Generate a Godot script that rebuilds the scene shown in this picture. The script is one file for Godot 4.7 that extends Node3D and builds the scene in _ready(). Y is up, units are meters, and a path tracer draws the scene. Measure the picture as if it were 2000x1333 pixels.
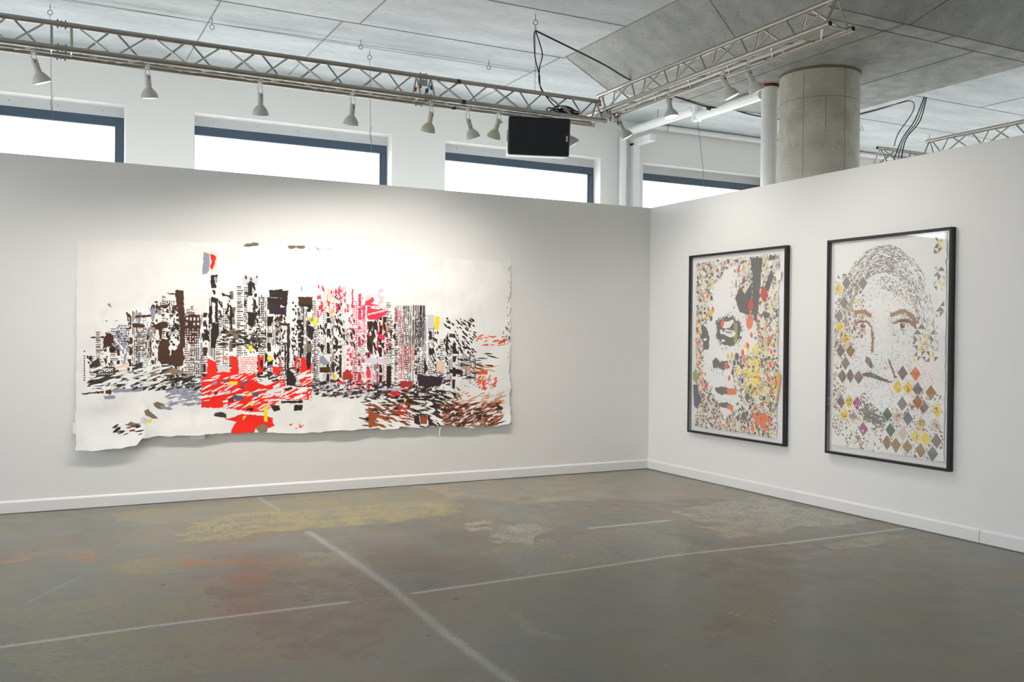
extends Node3D
# A gallery corner: two free-standing white partitions under a concrete slab, lighting trusses above, a window wall behind.
# World: the inner corner of the partitions is the origin, the left partition lies in the plane z = 0, the right one in x = 0.

const CEIL := 4.5        # underside of the slab
const SOFFIT := 4.2      # underside of the drop panel round the column
const WALL_TOP := 3.05   # top of the partitions
const WIN_Z := -1.75     # inner face of the window wall

var rng := RandomNumberGenerator.new()
var names := {}
var M := {}

# ---------------------------------------------------------------- helpers

func numbered(called: String) -> String:
	names[called] = names.get(called, -1) + 1
	return called if names[called] == 0 else "%s_%03d" % [called, names[called]]

func tag(o: Node3D, label: String, category: String, group := "") -> Node3D:
	o.set_meta("label", label)
	o.set_meta("category", category)
	if group != "":
		o.set_meta("group", group)
	return o

func thing(called: String, label: String, category: String, at := Vector3.ZERO, group := "") -> Node3D:
	var o := Node3D.new()
	o.name = numbered(called)
	add_child(o)
	o.position = at
	return tag(o, label, category, group)

func part(parent: Node3D, called: String, mesh: Mesh, material: Material, xf := Transform3D.IDENTITY) -> MeshInstance3D:
	var o := MeshInstance3D.new()
	o.name = called
	o.mesh = mesh
	o.material_override = material
	o.transform = xf
	parent.add_child(o, true)
	return o

func structure(called: String, mesh: Mesh, material: Material, label: String) -> MeshInstance3D:
	var o := part(self, numbered(called), mesh, material)
	o.set_meta("kind", "structure")
	o.set_meta("label", label)
	return o

func stool() -> SurfaceTool:
	var st := SurfaceTool.new()
	st.begin(Mesh.PRIMITIVE_TRIANGLES)
	return st

func vert(st: SurfaceTool, p: Vector3, n: Vector3, uv: Vector2) -> void:
	st.set_normal(n)
	st.set_uv(uv)
	st.add_vertex(p)

# a triangle wound so that its front faces along the given normals
func tri(st: SurfaceTool, a: Vector3, b: Vector3, c: Vector3, na: Vector3, nb: Vector3, nc: Vector3, ua := Vector2.ZERO, ub := Vector2.ZERO, uc := Vector2.ZERO) -> void:
	vert(st, a, na, ua)
	if (b - a).cross(c - a).dot(na + nb + nc) > 0.0:
		vert(st, c, nc, uc)
		vert(st, b, nb, ub)
	else:
		vert(st, b, nb, ub)
		vert(st, c, nc, uc)

func quad(st: SurfaceTool, a: Vector3, b: Vector3, c: Vector3, d: Vector3, n: Vector3) -> void:
	tri(st, a, b, c, n, n, n)
	tri(st, a, c, d, n, n, n)

func face(st: SurfaceTool, a: Vector3, b: Vector3, c: Vector3, d: Vector3, away: Vector3) -> void:
	var n := (b - a).cross(c - a).normalized()
	if n.dot((a + b + c + d) / 4.0 - away) < 0.0:
		n = -n
	quad(st, a, b, c, d, n)

# a box from corner to corner with chamfered edges
func box(st: SurfaceTool, lo: Vector3, hi: Vector3, bevel := 0.0, xf := Transform3D.IDENTITY) -> void:
	var c := (lo + hi) / 2.0
	var h := (hi - lo) / 2.0
	var b: float = minf(bevel, minf(h.x, minf(h.y, h.z)) * 0.9)
	var mid := xf * c
	for axis in 3:
		for s in [-1.0, 1.0]:
			var u := (axis + 1) % 3
			var w := (axis + 2) % 3
			var q := []
			for k in [[-1, -1], [1, -1], [1, 1], [-1, 1]]:
				var v := Vector3.ZERO
				v[axis] = s * h[axis]
				v[u] = k[0] * (h[u] - b)
				v[w] = k[1] * (h[w] - b)
				q.append(xf * (c + v))
			face(st, q[0], q[1], q[2], q[3], mid)
	if b <= 0.0:
		return
	for axis in 3:
		var u := (axis + 1) % 3
		var w := (axis + 2) % 3
		for su in [-1.0, 1.0]:
			for sw in [-1.0, 1.0]:
				var q := []
				for k in [[-1.0, 0], [1.0, 0], [1.0, 1], [-1.0, 1]]:
					var v := Vector3.ZERO
					v[axis] = k[0] * (h[axis] - b)
					v[u] = su * (h[u] - (b if k[1] == 1 else 0.0))
					v[w] = sw * (h[w] - (0.0 if k[1] == 1 else b))
					q.append(xf * (c + v))
				face(st, q[0], q[1], q[2], q[3], mid)
	for sx in [-1.0, 1.0]:
		for sy in [-1.0, 1.0]:
			for sz in [-1.0, 1.0]:
				var p0 := xf * (c + Vector3(sx * h.x, sy * (h.y - b), sz * (h.z - b)))
				var p1 := xf * (c + Vector3(sx * (h.x - b), sy * h.y, sz * (h.z - b)))
				var p2 := xf * (c + Vector3(sx * (h.x - b), sy * (h.y - b), sz * h.z))
				var n := (xf.basis * Vector3(sx, sy, sz)).normalized()
				tri(st, p0, p1, p2, n, n, n)

func box_mesh(lo: Vector3, hi: Vector3, bevel := 0.0) -> Mesh:
	var st := stool()
	box(st, lo, hi, bevel)
	return st.commit()

func ring_frame(dir: Vector3) -> Array:
	var up := Vector3.UP if absf(dir.y) < 0.9 else Vector3.RIGHT
	var a := dir.cross(up).normalized()
	return [a, a.cross(dir).normalized()]

# a round tube along a path; hollow ends when open is set
func tube(st: SurfaceTool, pts: Array, r: float, seg := 10, caps := true) -> void:
	var rings := []
	var fr := ring_frame((pts[1] - pts[0]).normalized())
	var a: Vector3 = fr[0]
	for i in pts.size():
		var d: Vector3
		if i == 0:
			d = pts[1] - pts[0]
		elif i == pts.size() - 1:
			d = pts[i] - pts[i - 1]
		else:
			d = (pts[i] - pts[i - 1]).normalized() + (pts[i + 1] - pts[i]).normalized()
		d = d.normalized()
		a = (a - d * a.dot(d)).normalized()
		var b := a.cross(d).normalized()
		var ring := []
		for k in seg:
			var t := TAU * k / seg
			ring.append(a * cos(t) + b * sin(t))
		rings.append(ring)
	for i in pts.size() - 1:
		for k in seg:
			var k2 := (k + 1) % seg
			var n0: Vector3 = rings[i][k]
			var n1: Vector3 = rings[i][k2]
			var n2: Vector3 = rings[i + 1][k2]
			var n3: Vector3 = rings[i + 1][k]
			var p0: Vector3 = pts[i] + n0 * r
			var p1: Vector3 = pts[i] + n1 * r
			var p2: Vector3 = pts[i + 1] + n2 * r
			var p3: Vector3 = pts[i + 1] + n3 * r
			tri(st, p0, p1, p2, n0, n1, n2)
			tri(st, p0, p2, p3, n0, n2, n3)
	if caps:
		for e in [0, pts.size() - 1]:
			var n: Vector3 = (pts[0] - pts[1]).normalized() if e == 0 else (pts[e] - pts[e - 1]).normalized()
			for k in seg:
				tri(st, pts[e], pts[e] + rings[e][k] * r, pts[e] + rings[e][(k + 1) % seg] * r, n, n, n)

func tube_mesh(pts: Array, r: float, seg := 10, caps := true) -> Mesh:
	var st := stool()
	tube(st, pts, r, seg, caps)
	return st.commit()

# a profile of (radius, height) turned about y; sharp keeps its edges
func lathe(st: SurfaceTool, prof: Array, seg := 24, xf := Transform3D.IDENTITY) -> void:
	for i in prof.size() - 1:
		var a: Vector2 = prof[i]
		var b: Vector2 = prof[i + 1]
		var d := (b - a).normalized()
		var flat := Vector2(d.y, -d.x)
		for k in seg:
			var t0 := TAU * k / seg
			var t1 := TAU * (k + 1) / seg
			var e0 := Vector3(cos(t0), 0, sin(t0))
			var e1 := Vector3(cos(t1), 0, sin(t1))
			var n0 := xf.basis * (e0 * flat.x + Vector3.UP * flat.y)
			var n1 := xf.basis * (e1 * flat.x + Vector3.UP * flat.y)
			var p0 := xf * (e0 * a.x + Vector3.UP * a.y)
			var p1 := xf * (e1 * a.x + Vector3.UP * a.y)
			var p2 := xf * (e1 * b.x + Vector3.UP * b.y)
			var p3 := xf * (e0 * b.x + Vector3.UP * b.y)
			if a.x > 1e-5:
				tri(st, p0, p1, p2, n0, n1, n1)
			if b.x > 1e-5:
				tri(st, p0, p2, p3, n0, n1, n0)

func lathe_mesh(prof: Array, seg := 24, xf := Transform3D.IDENTITY) -> Mesh:
	var st := stool()
	lathe(st, prof, seg, xf)
	return st.commit()

func basis_along(dir: Vector3) -> Basis:   # local -y along dir
	var y := -dir.normalized()
	var fr := ring_frame(y)
	return Basis(fr[0], y, fr[0].cross(y))

# ---------------------------------------------------------------- materials and textures

func srgb(r: int, g: int, b: int) -> Color:
	return Color(r / 255.0, g / 255.0, b / 255.0)

func plain(c: Color, rough := 0.6, metal := 0.0, spec := 0.5) -> StandardMaterial3D:
	var m := StandardMaterial3D.new()
	m.albedo_color = c
	m.roughness = rough
	m.metallic = metal
	m.metallic_specular = spec
	return m

func noise(freq: float, seed_: int, kind := FastNoiseLite.TYPE_SIMPLEX_SMOOTH, octaves := 4) -> FastNoiseLite:
	var n := FastNoiseLite.new()
	n.noise_type = kind
	n.frequency = freq
	n.seed = seed_
	n.fractal_octaves = octaves
	n.fractal_type = FastNoiseLite.FRACTAL_FBM if octaves > 1 else FastNoiseLite.FRACTAL_NONE
	return n

func noise_bytes(n: FastNoiseLite, w: int, h: int) -> PackedByteArray:
	var im := n.get_seamless_image(w, h)
	im.convert(Image.FORMAT_L8)
	return im.get_data()

# mottled concrete or plaster: two colours mixed by coarse and fine noise, dark pits where asked
func mottled(a: Color, b: Color, seed_: int, pits := 0.0, coarse := 0.008, size := 512) -> ImageTexture:
	var n1 := noise_bytes(noise(coarse, seed_), size, size)
	var n2 := noise_bytes(noise(0.09, seed_ + 1, FastNoiseLite.TYPE_SIMPLEX_SMOOTH, 3), size, size)
	var n3 := noise_bytes(noise(0.035, seed_ + 2, FastNoiseLite.TYPE_CELLULAR, 1), size, size)
	var data := PackedByteArray()
	data.resize(size * size * 3)
	var a3 := [a.r8, a.g8, a.b8]
	var b3 := [b.r8, b.g8, b.b8]
	for i in size * size:
		var t := clampf((n1[i] * 0.62 + n2[i] * 0.38) / 255.0 * 1.7 - 0.35, 0.0, 1.0)
		var k := 1.0
		if pits > 0.0 and n3[i] < 26 and n2[i] > 130:
			k = 1.0 - pits
		for c in 3:
			data[i * 3 + c] = int((a3[c] + (b3[c] - a3[c]) * t) * k)
	return ImageTexture.create_from_image(Image.create_from_data(size, size, false, Image.FORMAT_RGB8, data))

func world_mapped(m: StandardMaterial3D, metres: float) -> StandardMaterial3D:
	m.uv1_triplanar = true
	m.uv1_world_triplanar = true
	m.uv1_scale = Vector3.ONE / metres
	return m

func make_materials() -> void:
	M.wall = plain(srgb(231, 230, 227), 0.75)
	M.trim = plain(srgb(229, 228, 226), 0.45)
	M.white_paint = plain(srgb(236, 237, 237), 0.35)
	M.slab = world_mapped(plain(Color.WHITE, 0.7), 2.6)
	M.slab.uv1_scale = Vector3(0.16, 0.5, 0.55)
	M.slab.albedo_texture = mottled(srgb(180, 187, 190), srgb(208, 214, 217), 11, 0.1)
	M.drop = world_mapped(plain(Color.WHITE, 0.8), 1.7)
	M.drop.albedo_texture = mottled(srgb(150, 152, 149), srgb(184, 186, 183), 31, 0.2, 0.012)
	M.column = world_mapped(plain(Color.WHITE, 0.6), 1.3)
	M.column.albedo_texture = mottled(srgb(172, 169, 155), srgb(204, 202, 190), 41, 0.2, 0.01)
	M.seam = plain(srgb(140, 143, 143), 0.9)
	M.seam_dark = plain(srgb(112, 108, 98), 0.9)
	M.aluminium = plain(srgb(186, 182, 175), 0.3, 1.0)
	M.aluminium_dull = plain(srgb(176, 174, 168), 0.45, 0.8)
	M.steel = plain(srgb(190, 192, 196), 0.3, 0.9)
	M.wire = plain(srgb(120, 124, 128), 0.5, 0.5)
	M.lamp_body = plain(srgb(198, 196, 190), 0.4)
	M.lamp_body_cream = plain(srgb(196, 194, 168), 0.4)
	M.knob = plain(srgb(70, 74, 80), 0.5, 0.3)
	M.glow = plain(srgb(255, 250, 238), 0.3)
	M.glow.emission_enabled = true
	M.glow.emission = srgb(255, 244, 226)
	M.glow.emission_energy_multiplier = 2.2
	M.rubber = plain(srgb(20, 20, 22), 0.6)
	M.grille = plain(srgb(17, 19, 24), 0.6)
	M.cabinet = plain(srgb(206, 212, 218), 0.4)
	M.badge = plain(srgb(215, 218, 222), 0.3, 0.6)
	M.win_frame = plain(srgb(68, 84, 101), 0.42)
	M.win_header = plain(srgb(196, 199, 200), 0.6)
	M.glass = plain(Color(1, 1, 1, 0.04), 0.0)
	M.glass.transparency = BaseMaterial3D.TRANSPARENCY_ALPHA
	M.frame_black = plain(srgb(28, 26, 25), 0.45)
	M.mat_board = plain(srgb(238, 236, 236), 0.85)
	M.red = plain(srgb(190, 34, 30), 0.5)
	M.blue_tape = plain(srgb(38, 48, 120), 0.5)
	M.rust = plain(srgb(122, 42, 36), 0.8)
	M.scrap = plain(srgb(128, 112, 82), 0.9)
	M.tape = plain(srgb(240, 240, 238), 0.7)
	M.green_paper = plain(srgb(110, 175, 70), 0.8)
	M.yellow_paper = plain(srgb(222, 170, 70), 0.8)
	M.navy_paper = plain(srgb(58, 64, 84), 0.8)

# ---------------------------------------------------------------- drawing on pictures

func fill_poly(im: Image, pts: PackedVector2Array, c: Color) -> void:
	var w := im.get_width()
	var y0 := 1e9
	var y1 := -1e9
	for q in pts:
		y0 = minf(y0, q.y)
		y1 = maxf(y1, q.y)
	for y in range(maxi(0, int(floor(y0))), mini(im.get_height() - 1, int(ceil(y1))) + 1):
		var yy := y + 0.5
		var xs := []
		for i in pts.size():
			var a := pts[i]
			var b := pts[(i + 1) % pts.size()]
			if (a.y <= yy) != (b.y <= yy):
				xs.append(a.x + (yy - a.y) / (b.y - a.y) * (b.x - a.x))
		xs.sort()
		for k in range(0, xs.size() - 1, 2):
			var xa := clampi(int(round(xs[k])), 0, w)
			var xb := clampi(int(round(xs[k + 1])), 0, w)
			if xb > xa:
				im.fill_rect(Rect2i(xa, y, xb - xa, 1), c)

func torn(pts: Array, jitter: float, step := 9.0) -> PackedVector2Array:
	var out := PackedVector2Array()
	for i in pts.size():
		var a: Vector2 = pts[i]
		var b: Vector2 = pts[(i + 1) % pts.size()]
		var n := maxi(1, int(a.distance_to(b) / step))
		for k in n:
			out.append(a.lerp(b, float(k) / n) + Vector2(rng.randf_range(-jitter, jitter), rng.randf_range(-jitter, jitter)))
	return out

func blob(im: Image, at: Vector2, r: float, aspect: float, deg: float, c: Color) -> void:
	var pts := PackedVector2Array()
	var ca := cos(deg_to_rad(deg))
	var sa := sin(deg_to_rad(deg))
	for k in 9:
		var t := TAU * k / 9.0
		var q := Vector2(cos(t) * r * aspect, sin(t) * r) * rng.randf_range(0.6, 1.2)
		pts.append(at + Vector2(q.x * ca - q.y * sa, q.x * sa + q.y * ca))
	fill_poly(im, pts, c)

func vary(c: Color, k := 0.06) -> Color:
	var d := rng.randf_range(-k, k)
	return Color(clampf(c.r + d, 0, 1), clampf(c.g + d, 0, 1), clampf(c.b + d, 0, 1))

func flat_rect(im: Image, x0: float, y0: float, x1: float, y1: float, c: Color) -> void:
	im.fill_rect(Rect2i(int(round(x0)), int(round(y0)), maxi(1, int(round(x1 - x0))), maxi(1, int(round(y1 - y0)))), c)

# the cut-paper skyline: each row is [kind, colour, ...]; 0 polygon, 1 upright bars, 2 level bars, 3 grid of windows, 4 flecks, 5 streaks
const CITY := [
	[0,2,400,230,431,232,433,280,436,333,442,392,440,467,432,493,435,557,400,568,385,557,379,514,399,493,417,467,419,408,414,349,406,312,400,259],
	[0,2,365,244,400,248,400,253,365,251],
	[0,2,344,440,371,446,377,514,390,557,349,557,332,535,329,483],
	[0,2,289,393,301,393,305,514,295,535,287,514,280,472],
	[0,2,304,388,343,369,368,371,370,393,349,401,344,440,324,467,319,430,309,409],
	[0,0,319,404,334,404,335,451,323,451],
	[0,2,216,379,269,378,279,394,235,397],
	[0,2,240,344,299,340,301,349,240,355],
	[0,3,63,555,97,519,105,555,154,560,203,608,261,611,320,609,345,596,345,562,369,530,387,557,385,573,350,599,320,617,281,635,203,639,131,644,51,644,70,621,107,581,63,580],
	[0,3,227,556,268,543,271,603,227,605],
	[0,1,137,483,149,467,166,478,166,498,140,503],
	[0,2,114,442,137,416,149,431,159,462,149,478,116,473],
	[0,2,64,438,116,434,116,440,64,442],
	[0,2,33,671,117,663,115,672,33,677],
	[0,6,350,588,395,570,435,584,430,592,350,599],
	[0,11,159,560,207,545,205,602],
	[0,6,307,572,340,562,335,599,310,609],
	[0,4,150,659,271,649,269,666,155,673],
	[0,4,117,684,160,682,160,695,120,699],
	[0,2,124,661,141,658,150,669,141,679,124,673],
	[0,4,294,315,318,312,318,351,306,372],
	[4,4,154,390,212,493,26,3,7,70,2],
	[2,2,235,399,295,525,17,0.5],
	[3,1,173,384,216,472,6,8],
	[2,1,371,382,414,427,8,0.35],
	[3,3,373,302,401,344,4,5],
	[3,1,335,277,398,302,7,3],
	[0,2,439,344,469,335,500,337,506,391,496,461,465,466,447,461,442,392],
	[3,0,441,344,503,391,4,2],
	[3,0,447,397,501,461,5,6],
	[0,6,444,330,467,322,480,330,444,336],
	[3,2,440,483,523,601,14,12],
	[4,2,318,272,429,344,24,3,7,0,2],
	[4,1,61,616,350,657,50,2,6,-15,3],
	[5,0,60,555,380,650,80,3,9,-15,6],
	[3,0,98,555,155,597,7,4],
	[1,0,284,394,320,535,6,0.5],
	[5,4,370,652,508,730,90,3,8,-10,5],
	[5,1,350,610,507,660,50,3,7,-20,4],
	[0,16,311,720,330,712,360,729,346,747,321,738],
	[0,4,341,728,391,743,386,751,346,747],
	[0,16,274,750,291,745,331,786,306,783,281,769],
	[0,5,262,776,291,785,282,808,262,802],
	[0,9,286,795,301,788,306,798,294,807],
	[0,16,199,808,223,796,262,807,247,820],
	[0,8,216,829,238,825,238,835,218,838],
	[5,1,161,809,262,849,18,3,7,-25,4],
	[0,4,129,296,141,298,147,314,135,308],
	[0,1,123,368,131,368,131,372,123,372],
	[0,1,158,366,167,366,167,370,158,370],
	[0,4,516,61,540,70,542,83,541,141,531,158,510,160,513,128],
	[0,18,542,58,578,56,578,156,543,157],
	[0,7,544,70,560,71,571,82,565,99,560,120,552,137,544,124,550,100],
	[0,1,546,161,577,158,575,170,562,177,572,219,548,216],
	[0,4,562,167,577,170,575,190,569,197],
	[0,1,550,255,578,268,576,298,580,373,567,370,563,295,550,275],
	[0,1,553,225,566,228,566,248,558,248],
	[0,1,542,299,553,295,567,380,542,373,539,336],
	[0,0,553,282,566,282,566,370,554,370],
	[0,1,554,373,580,373,582,420,571,454,569,482,549,482,551,427],
	[0,1,594,237,605,240,604,247,635,249,635,263,617,253,597,252],
	[0,1,630,287,639,300,640,403,631,399],
	[1,1,580,356,631,420,9,0.35],
	[4,1,581,268,644,351,16,2,6,80,3],
	[0,5,685,162,751,160,751,201,685,203],
	[4,1,683,159,751,250,30,2,6,80,2],
	[0,1,710,192,727,185,739,195,727,209,727,250,707,249],
	[0,1,689,267,706,268,701,278,697,309,691,299],
	[0,1,731,264,743,264,742,326,733,319],
	[0,1,706,320,747,326,745,343,728,395,706,375,711,347],
	[1,1,687,327,752,388,10,0.4],
	[1,1,755,250,797,366,9,0.35],
	[0,1,802,221,844,218,847,215,863,215,863,222,888,222,886,250,878,332,803,328],
	[0,13,803,273,837,286,878,299,878,332,803,328],
	[0,0,855,285,876,297,853,298],
	[0,11,806,250,858,255,858,257,806,253],
	[0,2,829,342,864,341,864,362,841,359],
	[0,2,847,369,897,369,898,482,884,482,884,383,849,380],
	[1,1,786,353,846,482,10,0.35],
	[2,1,845,387,874,482,16,0.3],
	[0,2,935,247,1000,246,1001,282,936,285],
	[0,1,936,282,1001,280,1000,303,975,293,939,290],
	[0,1,948,200,950,200,950,220,948,220],
	[0,1,933,350,959,357,960,482,935,482],
	[4,0,933,365,962,482,20,2,4,0,2],
	[0,1,974,369,1012,392,1001,449,976,424],
	[0,9,977,350,1000,335,1022,342,1022,374,997,367],
	[0,4,979,360,1008,332,1004,360],
	[0,16,973,461,998,461,998,482,973,482],
	[0,16,631,406,675,401,675,437,655,447,635,423],
	[4,16,588,420,780,482,40,3,9,0,2],
	[4,1,588,396,780,482,70,2,6,0,3],
	[4,1,513,357,553,464,16,3,7,80,3],
	[0,9,710,471,729,478,729,482,712,482],
	[0,7,510,615,534,595,576,592,639,572,666,583,679,579,747,604,754,639,788,653,871,623,882,665,999,671,1001,724,854,717,816,748,789,771,714,769,600,748,509,742],
	[0,7,534,527,573,544,575,592,534,608],
	[0,7,634,521,662,523,669,589,636,575],
	[0,7,751,521,780,521,777,591,754,597],
	[0,7,819,567,850,567,847,612,822,598],
	[0,7,925,522,934,522,927,585,917,581],
	[0,7,948,522,998,547,996,657,942,656],
	[0,7,611,800,687,778,789,789,820,800,824,828,831,835,803,845,776,826,742,842,735,866,668,867,634,862,647,828,661,812],
	[5,0,508,601,1007,785,170,3,8,-20,7],
	[4,0,788,653,1000,728,60,2,7,-30,2],
	[0,7,512,716,602,718,602,747,512,744],
	[0,5,574,558,626,562,632,589,580,590],
	[0,6,742,842,776,823,803,838,793,862,755,862],
	[0,3,568,768,594,764,617,776,614,793,564,781],
	[0,17,646,692,687,696,692,713,667,721,646,705],
	[0,17,727,683,758,684,754,704,734,700],
	[0,17,586,626,633,623,629,630,606,636],
	[0,17,666,634,720,631,713,640,673,641],
	[0,17,676,651,696,650,693,665,678,665],
	[0,4,554,639,577,626,573,643,551,646],
	[0,5,587,680,633,671,636,685,610,686],
	[0,8,620,708,646,698,650,722,623,722],
	[0,8,561,676,580,673,579,687,564,690],
	[0,9,626,630,666,630,659,647,620,645],
	[0,9,687,696,727,680,720,693,697,700],
	[0,9,714,724,738,732,731,745,717,741],
	[0,9,687,789,706,784,687,809],
	[0,9,780,743,799,747,796,820,782,813],
	[0,9,798,511,811,521,817,539,798,544],
	[0,9,712,473,729,473,729,497,719,497],
	[0,1,872,459,893,458,894,581,910,592,928,634,921,655,885,655,874,581],
	[0,1,944,458,958,458,955,501,941,539,941,582],
	[0,1,973,504,996,511,995,565,981,586,973,557],
	[0,1,784,504,796,514,794,539,786,552],
	[0,1,763,535,774,539,774,584,765,573],
	[0,1,825,501,839,514,832,542,822,528],
	[0,1,813,744,851,742,855,766,824,772],
	[0,1,704,755,734,749,734,763,707,764],
	[0,1,868,669,907,660,910,673,875,676],
	[0,1,858,724,957,723,957,734,858,735],
	[0,1,918,743,957,744,953,769,918,772],
	[0,1,829,619,847,626,845,637],
	[0,0,880,459,882,459,883,623,881,623],
	[0,16,973,462,999,462,1000,501,973,501],
	[0,0,669,514,749,514,750,597,669,596],
	[3,7,675,521,747,597,12,9],
	[3,1,504,510,534,612,6,10],
	[1,7,579,521,632,548,12,0.4],
	[2,7,850,525,871,655,16,0.45],
	[2,1,1004,522,1025,657,18,0.35],
	[0,7,880,828,894,833,913,829,901,838],
	[4,7,926,832,961,851,6,2,4,0,2],
	[4,10,1018,197,1160,336,70,2,6,85,3],
	[1,10,1122,194,1163,256,5,0.25],
	[4,11,1053,196,1107,329,20,3,8,80,3],
	[0,10,1034,287,1050,275,1050,298,1030,307],
	[0,10,1189,202,1196,202,1196,287,1190,287],
	[0,10,1258,238,1292,239,1300,257,1283,269,1326,280,1254,282],
	[0,10,1269,296,1368,296,1364,316,1335,333,1326,345,1269,348],
	[0,11,1267,318,1368,294,1373,302,1271,327],
	[0,11,1258,232,1287,231,1287,245,1258,258],
	[1,10,1321,200,1347,280,4,0.3],
	[2,10,1209,283,1255,422,26,0.45],
	[2,1,1201,423,1256,551,24,0.35],
	[2,7,1197,598,1237,671,10,0.35],
	[2,1,1196,550,1241,639,14,0.35],
	[3,10,1233,285,1368,290,24,1],
	[0,1,1341,333,1362,332,1363,357,1343,365],
	[0,12,1341,361,1354,357,1361,373,1344,405],
	[0,12,1369,381,1386,389,1374,405],
	[0,1,1267,358,1290,354,1289,390,1272,414],
	[0,1,1297,354,1316,357,1314,402,1301,390],
	[0,2,1266,422,1297,426,1294,515,1266,486],
	[4,1,1259,350,1405,519,55,2,7,80,3],
	[0,10,1318,414,1357,422,1353,446,1323,438],
	[0,10,1353,466,1391,458,1383,476],
	[0,1,1315,462,1353,454,1349,495,1336,470],
	[1,1,1407,275,1562,470,30,0.3],
	[1,2,1446,282,1485,314,4,0.5],
	[1,13,1498,273,1562,478,8,0.5],
	[0,10,1407,299,1415,299,1415,352,1407,352],
	[1,1,1408,421,1510,593,16,0.3],
	[1,7,1443,470,1514,593,5,0.25],
	[2,13,1509,519,1559,635,18,0.4],
	[0,13,1558,528,1580,586,1558,615],
	[0,13,1523,610,1581,619,1641,624,1642,670,1528,668],
	[0,19,1434,642,1495,643,1495,671,1434,674],
	[0,19,1436,683,1493,677,1475,691,1441,691],
	[0,5,1574,316,1609,320,1610,386,1574,383],
	[0,9,1612,326,1636,328,1635,390,1610,391],
	[0,13,1581,399,1597,399,1597,436,1584,445],
	[0,13,1597,428,1628,440,1620,461],
	[0,1,1584,461,1611,465,1620,545,1603,561,1584,511],
	[4,0,1575,428,1641,570,24,3,6,70,3],
	[0,5,1258,529,1392,537,1392,556,1259,553],
	[0,1,1364,568,1388,568,1387,665,1363,677],
	[1,1,1298,559,1350,665,6,0.35],
	[0,19,1147,598,1170,582,1195,606,1195,634,1148,631],
	[0,2,1036,573,1084,569,1089,597,1036,596],
	[0,2,1092,546,1108,546,1109,597,1093,597],
	[0,2,1118,467,1144,471,1140,487,1120,483],
	[0,1,1100,467,1112,467,1112,487,1100,487],
	[0,2,1128,514,1141,514,1141,625,1129,617],
	[0,1,1039,463,1058,471,1052,506,1040,498],
	[0,4,1032,526,1056,518,1084,557,1060,565,1036,549],
	[2,1,1003,393,1037,636,30,0.3],
	[4,1,1027,354,1202,471,55,2,6,70,3],
	[2,1,1144,391,1194,471,12,0.3],
	[0,9,1003,358,1017,338,1027,385,1015,381],
	[0,9,1101,605,1117,609,1115,637,1103,625],
	[1,1,1154,643,1191,682,6,0.5],
	[4,7,1125,633,1146,653,5,3,6,0,2],
	[1,1,1037,639,1081,684,6,0.5],
	[2,7,1257,591,1299,664,12,0.4],
	[1,7,1240,591,1253,659,2,0.4],
	[2,1,1257,559,1295,591,6,0.35],
	[5,1,1260,690,1746,825,150,3,8,8,6],
	[5,2,1260,729,1747,867,60,3,8,12,6],
	[5,14,1276,750,1495,868,46,3,8,22,6],
	[0,14,1273,765,1324,804,1303,831,1329,852,1274,862],
	[0,13,1503,810,1530,810,1534,859,1503,848],
	[0,14,1533,813,1575,820,1567,855,1536,852],
	[0,13,1574,812,1605,836,1662,874,1578,861],
	[5,0,1577,809,1662,874,12,3,6,40,6],
	[0,13,1521,639,1564,624,1659,630,1648,666,1548,667],
	[5,1,1418,667,1638,739,24,3,7,-20,7],
	[0,9,1451,721,1467,732,1456,750],
	[0,1,1419,733,1451,732,1448,749,1419,746],
	[5,15,1722,704,1992,769,60,3,7,-20,6],
	[5,14,1655,760,1981,876,170,3,7,-18,7],
	[5,2,1655,760,1981,876,90,3,7,-18,7],
	[5,1,1609,681,1752,825,80,2,6,30,4],
	[0,12,1842,598,1904,596,1901,615,1843,614],
	[0,12,1861,689,1887,665,1884,689],
	[4,12,1843,622,1949,688,40,2,6,-40,3],
	[4,4,1756,626,1949,677,60,1,3,0,2],
	[5,15,1773,564,1949,618,24,3,7,5,7],
	[0,13,1687,586,1767,592,1762,619,1693,605],
	[0,11,1625,547,1659,552,1665,599,1620,599],
	[0,2,1944,757,1992,790,1980,803,1959,784],
	[5,7,1375,692,1429,713,9,3,6,-15,6],
	[5,7,1419,759,1468,831,16,2,6,20,4],
	[4,1,1666,334,1836,512,90,2,6,40,3],
	[5,1,1709,506,1937,637,30,3,7,8,7],
	[5,12,1840,419,2003,470,30,3,6,-8,5],
	[5,1,1967,376,2026,460,7,2,5,80,4],
	[5,1,2013,62,2030,533,26,1,3,88,5],
	[5,3,695,25,1069,10,14,1,3,3,6],
]

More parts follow.
